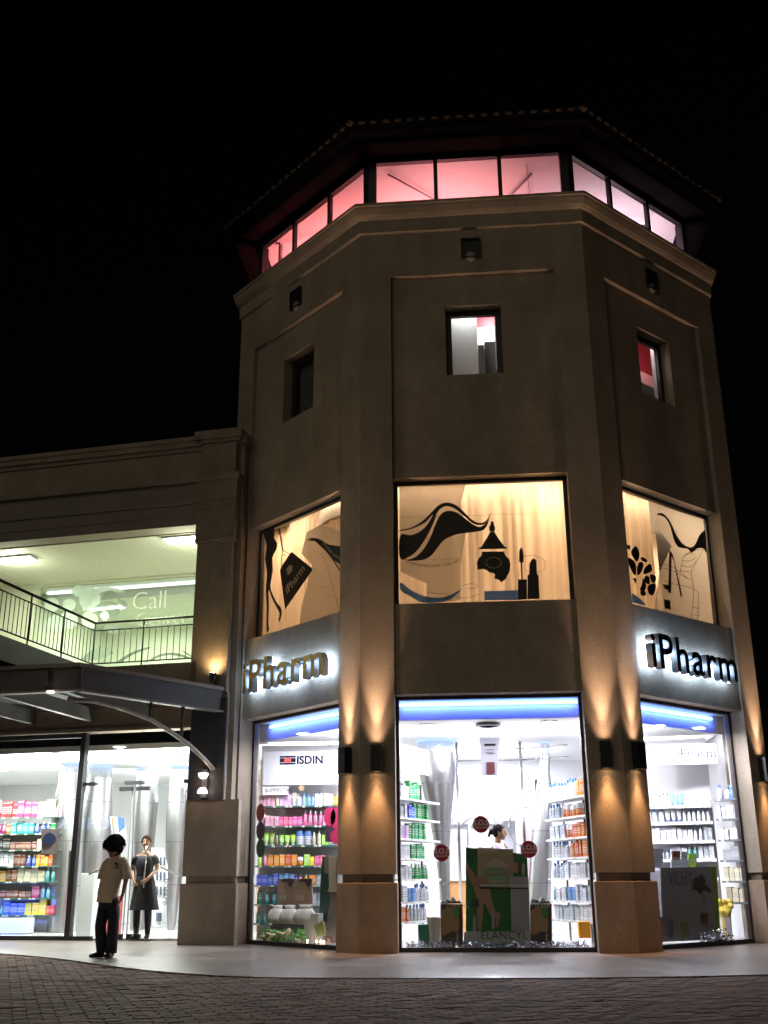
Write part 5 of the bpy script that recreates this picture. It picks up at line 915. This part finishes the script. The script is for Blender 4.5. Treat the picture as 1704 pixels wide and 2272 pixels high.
m=MB(); m.slab([at(*cs(605,1060),3.7),at(*cs(655,1062),3.7),at(*cs(640,1640),3.7),at(*cs(575,1640),3.7)],(0,1,0),.004); tag(m.build('vertical_strip',mat('strip_grey',(.45,.46,.44),.4)),'tall grey vertical strip on the glass left of the mullion','strip')
# ------------------------------------------------------------ people
SKN=mat('skin',(.50,.29,.19),.55); SKD=mat('skin_tanned',(.36,.19,.12),.6); HAIR=mat('black_hair',(.010,.008,.007),.85,bump=.3,bs=60,spec=.12); HAIRB=mat('brown_hair',(.03,.017,.012),.85,spec=.12,bump=.5,bs=40)
def skin_body(name,verts,edges,rad,head,mt,parent,voxel=.012):
    """verts incl. pelvis first; head=(centre, yaw, pitch, roll, height)"""
    me=bpy.data.meshes.new(name); me.from_pydata([tuple(v) for v in verts],edges,[]); o=bpy.data.objects.new(name,me); COL.objects.link(o)
    sk=o.modifiers.new('skin','SKIN'); sk.branch_smoothing=.6
    for i,r in enumerate(rad): me.skin_vertices[0].data[i].radius=(r,r) if not isinstance(r,tuple) else r
    me.skin_vertices[0].data[0].use_root=True
    ss=o.modifiers.new('sub','SUBSURF'); ss.levels=2; ss.render_levels=2
    dg=bpy.context.evaluated_depsgraph_get(); me2=bpy.data.meshes.new_from_object(o.evaluated_get(dg)); bpy.data.objects.remove(o)
    bm=bmesh.new(); bm.from_mesh(me2); bpy.data.meshes.remove(me2)
    c,yaw,pit,rol,h=head; HM=Matrix.Translation(c)@Matrix.Rotation(yaw,4,'Z')@Matrix.Rotation(rol,4,'Y')@Matrix.Rotation(pit,4,'X')
    m=MB(HM); k=h/.23                              # face looks along -Y of the head frame
    m.ball((0,.012*k,.02*k),(.074*k,.092*k,.093*k),seg=20,rings=14); m.ball((0,-.022*k,-.045*k),(.056*k,.062*k,.066*k),seg=18,rings=12); m.ball((0,-.055*k,-.088*k),(.028*k,.026*k,.022*k))
    m.loft([(0,-.083*k,.012*k),(0,-.100*k,-.022*k),(0,-.092*k,-.036*k)],[.009*k,.015*k,.012*k],8); 
    for s in (-1,1): m.ball((s*.075*k,.008*k,-.012*k),(.010*k,.020*k,.030*k)); m.ball((s*.034*k,-.052*k,-.030*k),(.026*k,.026*k,.024*k))
    m.loft([(-.02*k,-.083*k,-.062*k),(0,-.089*k,-.061*k),(.02*k,-.083*k,-.062*k)],[.005*k,.008*k,.005*k],6)
    m.loft([(0,.03*k,-.16*k),(0,.02*k,-.05*k)],[.048*k,.048*k],12)
    t=bpy.data.meshes.new('t'); m.bm.to_mesh(t); m.bm.free(); bm.from_mesh(t); bpy.data.meshes.remove(t)
    me3=bpy.data.meshes.new('t'); bm.to_mesh(me3); bm.free(); o=bpy.data.objects.new('t',me3); COL.objects.link(o)
    r=o.modifiers.new('r','REMESH'); r.mode='VOXEL'; r.voxel_size=voxel*.6; r.use_smooth_shade=True
    sm=o.modifiers.new('s','SMOOTH'); sm.iterations=2; sm.factor=.4
    dg=bpy.context.evaluated_depsgraph_get(); me4=bpy.data.meshes.new_from_object(o.evaluated_get(dg)); bpy.data.objects.remove(o)
    me4.name=name; me4.materials.clear(); me4.materials.append(mt); me4.polygons.foreach_set('use_smooth',[True]*len(me4.polygons))
    b=bpy.data.objects.new(name,me4); COL.objects.link(b); b.parent=parent; b.location=-parent.location
    # eyes and brows
    m=MB(HM)
    for s in (-1,1): m.ball((s*.031*k,-.079*k,-.004*k),(.011*k,.006*k,.006*k),0); m.loft([(s*.048*k,-.074*k,.020*k),(s*.03*k,-.083*k,.023*k),(s*.016*k,-.084*k,.018*k)],[.003*k]*3,6)
    m.build('eyes',mat('eye_dark',(.02,.012,.01),.3),parent); 
    m=MB(HM); m.ball((0,-.088*k,-.062*k),(.020*k,.007*k,.006*k)); m.build('lips',mat('lip',(.32,.10,.08),.5),parent)
    return HM,k
def hand(V,E,Rr,wi,wr,hd,nrm,sp=1,L=.17):
    """adds palm and five fingers to the skeleton from wrist index wi; hd=hand direction, nrm=palm normal"""
    hd=Vector(hd).normalized(); nrm=Vector(nrm); nrm=(nrm-hd*nrm.dot(hd)).normalized(); sd=hd.cross(nrm)*sp; wr=Vector(wr)
    V.append(wr+hd*L*.26); Rr.append((.030,.020)); E.append((wi,len(V)-1)); pi=len(V)-1
    for j,(o,ln,cu) in enumerate(((-.030,.40,.10),(-.010,.46,.08),(.010,.43,.10),(.028,.34,.14))):
        b=wr+hd*L*.52+sd*o; V.append(b); Rr.append(.011); E.append((pi,len(V)-1)); V.append(b+hd*L*ln*.55+nrm*L*cu); Rr.append(.009); E.append((len(V)-2,len(V)-1)); V.append(b+hd*L*ln*.9+nrm*L*(cu*2.6)); Rr.append(.0075); E.append((len(V)-2,len(V)-1))
    V.append(wr+hd*L*.30-sd*.042+nrm*.01); Rr.append(.011); E.append((pi,len(V)-1)); V.append(wr+hd*L*.52-sd*.055+nrm*.025); Rr.append(.009); E.append((len(V)-2,len(V)-1))
def hairmesh(HM,k,mt,parent,kind,seed=1):
    g=random.Random(seed); m=MB(HM)
    if kind=='mop':
        m.ball((0,.018*k,.040*k),(.098*k,.112*k,.098*k),seg=22,rings=14); m.ball((0,.055*k,-.02*k),(.088*k,.068*k,.09*k),seg=18,rings=10)
        for i in range(420):
            a=g.uniform(0,2*PI); e=g.uniform(-.25,1.2); d=Vector((math.cos(a)*math.cos(e),math.sin(a)*math.cos(e)+.15,math.sin(e)))
            if d.y<-.55 and d.z<.1: continue
            p=Vector((0,.018,.035))*k+Vector((d.x*.096,d.y*.108,d.z*.096))*k; q=p+Vector((d.x*.012+g.uniform(-.008,.008),d.y*.012,-.045+.02*d.z))*k; m.loft([p,(p+q)/2+d*.006*k,q],[.008*k,.006*k,.001*k],4)
        for i in range(30): x=(-.066+.0045*i+g.uniform(-.004,.004))*k; m.loft([(x*.8,-.055*k,.11*k),(x,-.092*k,.075*k),(x*1.05+g.uniform(-.01,.01)*k,-.094*k,g.uniform(.0,.035)*k)],[.012*k,.010*k,.001*k],4)
    else:
        m.ball((0,.024*k,.030*k),(.081*k,.096*k,.092*k),seg=20,rings=12); m.ball((0,.050*k,-.01*k),(.072*k,.062*k,.075*k))
        m.loft([(.0,-.062*k,.088*k),(.05*k,-.045*k,.065*k),(.078*k,-.005*k,.01*k),(.07*k,.04*k,-.04*k)],[.012*k,.016*k,.014*k,.01*k],7); m.loft([(.0,-.062*k,.088*k),(-.05*k,-.045*k,.065*k),(-.078*k,-.005*k,.01*k),(-.07*k,.04*k,-.04*k)],[.012*k,.016*k,.014*k,.01*k],7)
        if kind=='bun':
            m.ball((0,.125*k,.0),(.040*k,.042*k,.045*k))
            for i in range(16): a=g.uniform(0,6.28); m.loft([(0,.13*k,0),(math.cos(a)*.035*k,.16*k,math.sin(a)*.04*k),(math.cos(a)*.05*k,(.15+g.random()*.04)*k,math.sin(a)*.06*k-.03*k)],[.016*k,.010*k,.002*k],5)
    m.build('hair',mt,parent)
def shoe(m,heel,toe,w=.045):
    heel=Vector(heel); toe=Vector(toe); d=(toe-heel); d.z=0; m.loft([heel+Vector((0,0,.045))-d*.12,heel+Vector((0,0,.045)),heel+d*.4+Vector((0,0,.04)),heel+d*.75+Vector((0,0,.03)),heel+d*1.0+Vector((0,0,.024))],[(w*.6,.040),(w*.85,.044),(w*.95,.039),(w*1.05,.029),(w*.6,.020)],12,0,X=d.cross(Vector((0,0,1))))
# --- the boy outside
by=-.80; B=lambda x,z,y=0: Vector((x,by+y,z))
T=empty('person',(-5.26,by,0),'person with black mop hair, head bowed, in beige polo shirt and dark trousers outside','person')
V=[B(-5.28,.74),B(-5.27,.95,.01),B(-5.24,1.14,.0),B(-5.225,1.27,.01),B(-5.23,1.33,-.01),
   B(-5.335,1.235,.0),B(-5.385,1.03,.01),B(-5.425,.86,-.01), B(-5.115,1.24,.0),B(-5.065,1.02,.02),B(-5.085,.80,-.03),
   B(-5.335,.68),B(-5.37,.40,-.01),B(-5.325,.10,.03), B(-5.215,.68),B(-5.185,.40,-.02),B(-5.195,.10,.0)]
E=[(0,1),(1,2),(2,3),(3,4),(3,5),(5,6),(6,7),(3,8),(8,9),(9,10),(0,11),(11,12),(12,13),(0,14),(14,15),(15,16)]
Rr=[.10,.095,.105,.06,.045,.048,.036,.026,.048,.037,.026,.07,.05,.035,.07,.05,.035]
hand(V,E,Rr,7,V[7],(-.12,-.05,-1),(.8,.3,0),1,.16); hand(V,E,Rr,10,V[10],(-.22,-.1,-1),(-.8,-.3,0),-1,.17)
HM,k=skin_body('body',V,E,Rr,(B(-5.258,1.415,-.055),R_(-14),R_(27),R_(5),.24),SKD,T)
hairmesh(HM,k*1.20,HAIR,T,'mop',2)
m=MB(); m.loft([B(-5.305,.70),B(-5.30,.80),B(-5.28,.95,.01),B(-5.25,1.10),B(-5.232,1.20),B(-5.225,1.27),B(-5.228,1.315)],[(.148,.125),(.142,.122),(.137,.115),(.140,.112),(.132,.098),(.098,.075),(.058,.058)],20,0,X=(1,0,0))
m.loft([B(-5.30,1.25),B(-5.36,1.19,.0),B(-5.395,1.08),B(-5.405,1.0)],[(.06,.055),(.07,.062),(.068,.062),(.075,.068)],12,0,X=(0,1,0)); m.loft([B(-5.15,1.26),B(-5.095,1.19,.0),B(-5.06,1.08,.01),B(-5.055,1.0,.01)],[(.06,.055),(.07,.062),(.068,.062),(.077,.070)],12,0,X=(0,1,0))
SHIRT=mat('beige_cotton',(.74,.62,.46),.85,bump=.5,bs=14,var=.06,vs=9)
sh=m.build('polo_shirt',SHIRT,T)
m=MB(); m.loft([B(-5.228,1.30),B(-5.230,1.335,-.005)],[(.062,.060),(.066,.066)],16,0,X=(1,0,0),cap=False); m.build('collar',mat('collar_dark',(.05,.04,.04),.8),sh)
m=MB(); m.box(-5.205,-5.165,by-.118,by-.108,1.14,1.215); m.build('chest_badge',mat('badge_black',(.02,.02,.02),.6),sh)
m=MB(); m.slab([(-5.198,by-.121,1.16),(-5.186,by-.121,1.195),(-5.176,by-.121,1.17),(-5.184,by-.121,1.15)],(0,1,0),.003); m.build('badge_mark',WHITE,sh)
m=MB(); TR=mat('dark_denim',(.022,.024,.032),.8,bump=.5,bs=18)
m.loft([B(-5.29,.80),B(-5.29,.72),B(-5.285,.62)],[(.13,.11),(.138,.118),(.13,.115)],16,0,X=(1,0,0)); m.loft([B(-5.335,.72),B(-5.355,.55),B(-5.372,.40,-.01),B(-5.35,.22,.01),B(-5.325,.08,.03)],[(.082,.095),(.080,.088),(.074,.08),(.078,.082),(.082,.088)],14,0,X=(1,0,0)); m.loft([B(-5.225,.72),B(-5.20,.55),B(-5.188,.40,-.02),B(-5.198,.22),B(-5.205,.06,.0)],[(.082,.095),(.080,.088),(.073,.08),(.076,.08),(.082,.088)],14,0,X=(1,0,0))
m.build('trousers',TR,T); m=MB(); shoe(m,(-5.325,by+.03,.0),(-5.475,by-.06,.0),.048); m.build('shoe',mat('black_shoe',(.02,.018,.018),.35),T); m=MB(); shoe(m,(-5.20,by+.03,.0),(-5.215,by-.15,.0),.050); m.build('shoe',mat('black_shoe',(.02,.018,.018)),T)
# --- the woman in the doorway
wy=3.5; B=lambda x,z,y=0: Vector((x,wy+y,z))
T=empty('person',(-6.10,wy,.035),'person in a dark short sleeved dress and leggings standing inside the glass doors','person')
V=[B(-6.12,.97),B(-6.13,1.12),B(-6.14,1.28),B(-6.14,1.42),B(-6.13,1.50,-.01), B(-6.30,1.385),B(-6.36,1.18,.03),B(-6.30,1.0,-.10), B(-5.985,1.385),B(-5.915,1.18,.04),B(-6.02,1.03,-.14),
   B(-6.20,.88),B(-6.22,.50,-.02),B(-6.225,.14,.03), B(-6.05,.88),B(-6.02,.50,-.03),B(-6.0,.13,-.05)]
Rr=[.12,.105,.12,.065,.05,.055,.042,.028,.055,.042,.028,.085,.055,.036,.085,.055,.036]
E=[(0,1),(1,2),(2,3),(3,4),(3,5),(5,6),(6,7),(3,8),(8,9),(9,10),(0,11),(11,12),(12,13),(0,14),(14,15),(15,16)]
hand(V,E,Rr,7,V[7],(.5,-.3,-.8),(.6,.4,0),1,.16); hand(V,E,Rr,10,V[10],(-.6,-.35,-.6),(-.2,.8,.4),-1,.16)
HM,k=skin_body('body',V,E,Rr,(B(-6.135,1.635,-.015),R_(4),R_(4),R_(-3),.235),SKN,T); hairmesh(HM,k,HAIRB,T,'tied',3)
DR=mat('navy_dress',(.010,.012,.022),.8,bump=.4,bs=16); m=MB()
m.loft([B(-6.13,1.0),B(-6.13,1.10),B(-6.14,1.25),B(-6.14,1.34),B(-6.14,1.40)],[(.150,.115),(.142,.112),(.165,.130),(.160,.105),(.145,.075)],20,0,X=(1,0,0))
for s,x0,x1 in ((-1,-6.27,-6.345),(1,-6.01,-5.94)): m.loft([B(x0,1.39),B((x0+x1)/2+s*.01,1.35,.01),B(x1,1.26,.02)],[.058,.066,.062],12)
m.build('top',DR,T); m=MB(); n_=24; vs=[]; fs=[]
for i,(z,rx,ry) in enumerate(((1.06,.15,.12),(.95,.18,.15),(.78,.205,.18),(.60,.235,.20),(.50,.25,.215))):
    for j in range(n_): w=1+.05*i/4*math.sin(j*2*PI*6/n_); vs.append(B(-6.12+.005*i+rx*w*math.cos(2*PI*j/n_),z,ry*w*math.sin(2*PI*j/n_)))
for i in range(4): fs+=[(i*n_+j,i*n_+(j+1)%n_,(i+1)*n_+(j+1)%n_,(i+1)*n_+j) for j in range(n_)]
m.add(vs,fs,0,None,True); m.build('skirt',mat('black_skirt',(.006,.006,.008),.85,bump=.4,bs=14),T)
m=MB(); m.loft([B(-6.20,.86),B(-6.22,.50,-.02),B(-6.222,.30,.0),B(-6.225,.11,.03)],[.090,.064,.060,.042],14); m.loft([B(-6.05,.86),B(-6.02,.50,-.03),B(-6.01,.30,-.03),B(-6.0,.10,-.05)],[.090,.064,.060,.042],14); m.build('leggings',mat('black_leggings',(.012,.012,.014),.8),T)
for a,b in (((-6.225,wy+.04,.035),(-6.25,wy-.13,.035)),((-6.0,wy-.03,.035),(-5.97,wy-.21,.035))): m=MB(); shoe(m,a,b,.042); m.build('shoe',mat('black_shoe',(.02,.018,.018)),T)
# --- the woman at the front window, in profile
gy=1.4; B=lambda x,z,y=0: Vector((x,gy+y,z))
T=empty('person',(.07,gy,.035),'person in lilac top with black bun, hand at mouth, behind the central display','person')
V=[B(.0,.95),B(.0,1.10),B(.02,1.27),B(.05,1.40),B(.09,1.49), B(.03,1.38,-.16),B(.10,1.20,-.22),B(.215,1.38,-.13), B(.03,1.38,.16),B(.0,1.12,.22),B(.16,1.05,.12),
   B(.0,.86,-.08),B(.03,.50,-.08),B(.0,.13,-.08), B(.0,.86,.08),B(.0,.50,.08),B(-.03,.13,.09)]
Rr=[.11,.10,.115,.062,.047,.052,.040,.026,.052,.040,.026,.082,.053,.035,.082,.053,.035]
hand(V,E:=[(0,1),(1,2),(2,3),(3,4),(3,5),(5,6),(6,7),(3,8),(8,9),(9,10),(0,11),(11,12),(12,13),(0,14),(14,15),(15,16)],Rr,7,V[7],(-.1,.5,.9),(-.8,.3,0),-1,.15); hand(V,E,Rr,10,V[10],(.8,-.1,-.4),(0,-.2,-.8),1,.16)
HM,k=skin_body('body',V,E,Rr,(B(.12,1.655,0),R_(78),R_(4),0,.235),SKN,T); hairmesh(HM,k,HAIR,T,'bun',5)
m=MB(); LI=mat('lilac_cotton',(.42,.25,.55),.8,bump=.4,bs=16); m.loft([B(.0,.90),B(.0,1.05),B(.01,1.22),B(.03,1.33),B(.05,1.41),B(.07,1.455)],[(.12,.16),(.115,.15),(.135,.17),(.12,.185),(.085,.14),(.055,.06)],20,0,X=(1,0,0))
m.loft([B(.04,1.39,-.13),B(.05,1.33,-.19),B(.075,1.25,-.21)],[.058,.066,.06],12); m.loft([B(.04,1.39,.13),B(.02,1.30,.19),B(.01,1.22,.21)],[.058,.066,.06],12); m.build('top',LI,T)
m=MB(); m.loft([B(.0,.95),B(.0,.84)],[(.12,.15),(.125,.155)],16); 
for yy,x0,x1 in ((-.08,.03,.0),(.08,.0,-.03)): m.loft([B(0,.88,yy),B(x0,.50,yy),B(x1,.09,yy)],[.092,.066,.052],14)
m.build('trousers',TR,T)
for yy,x in ((-.08,-.02),(.09,-.05)): m=MB(); shoe(m,(x,gy+yy,.035),(x+.19,gy+yy,.035),.042); m.build('shoe',mat('black_shoe',(.02,.018,.018)),T)
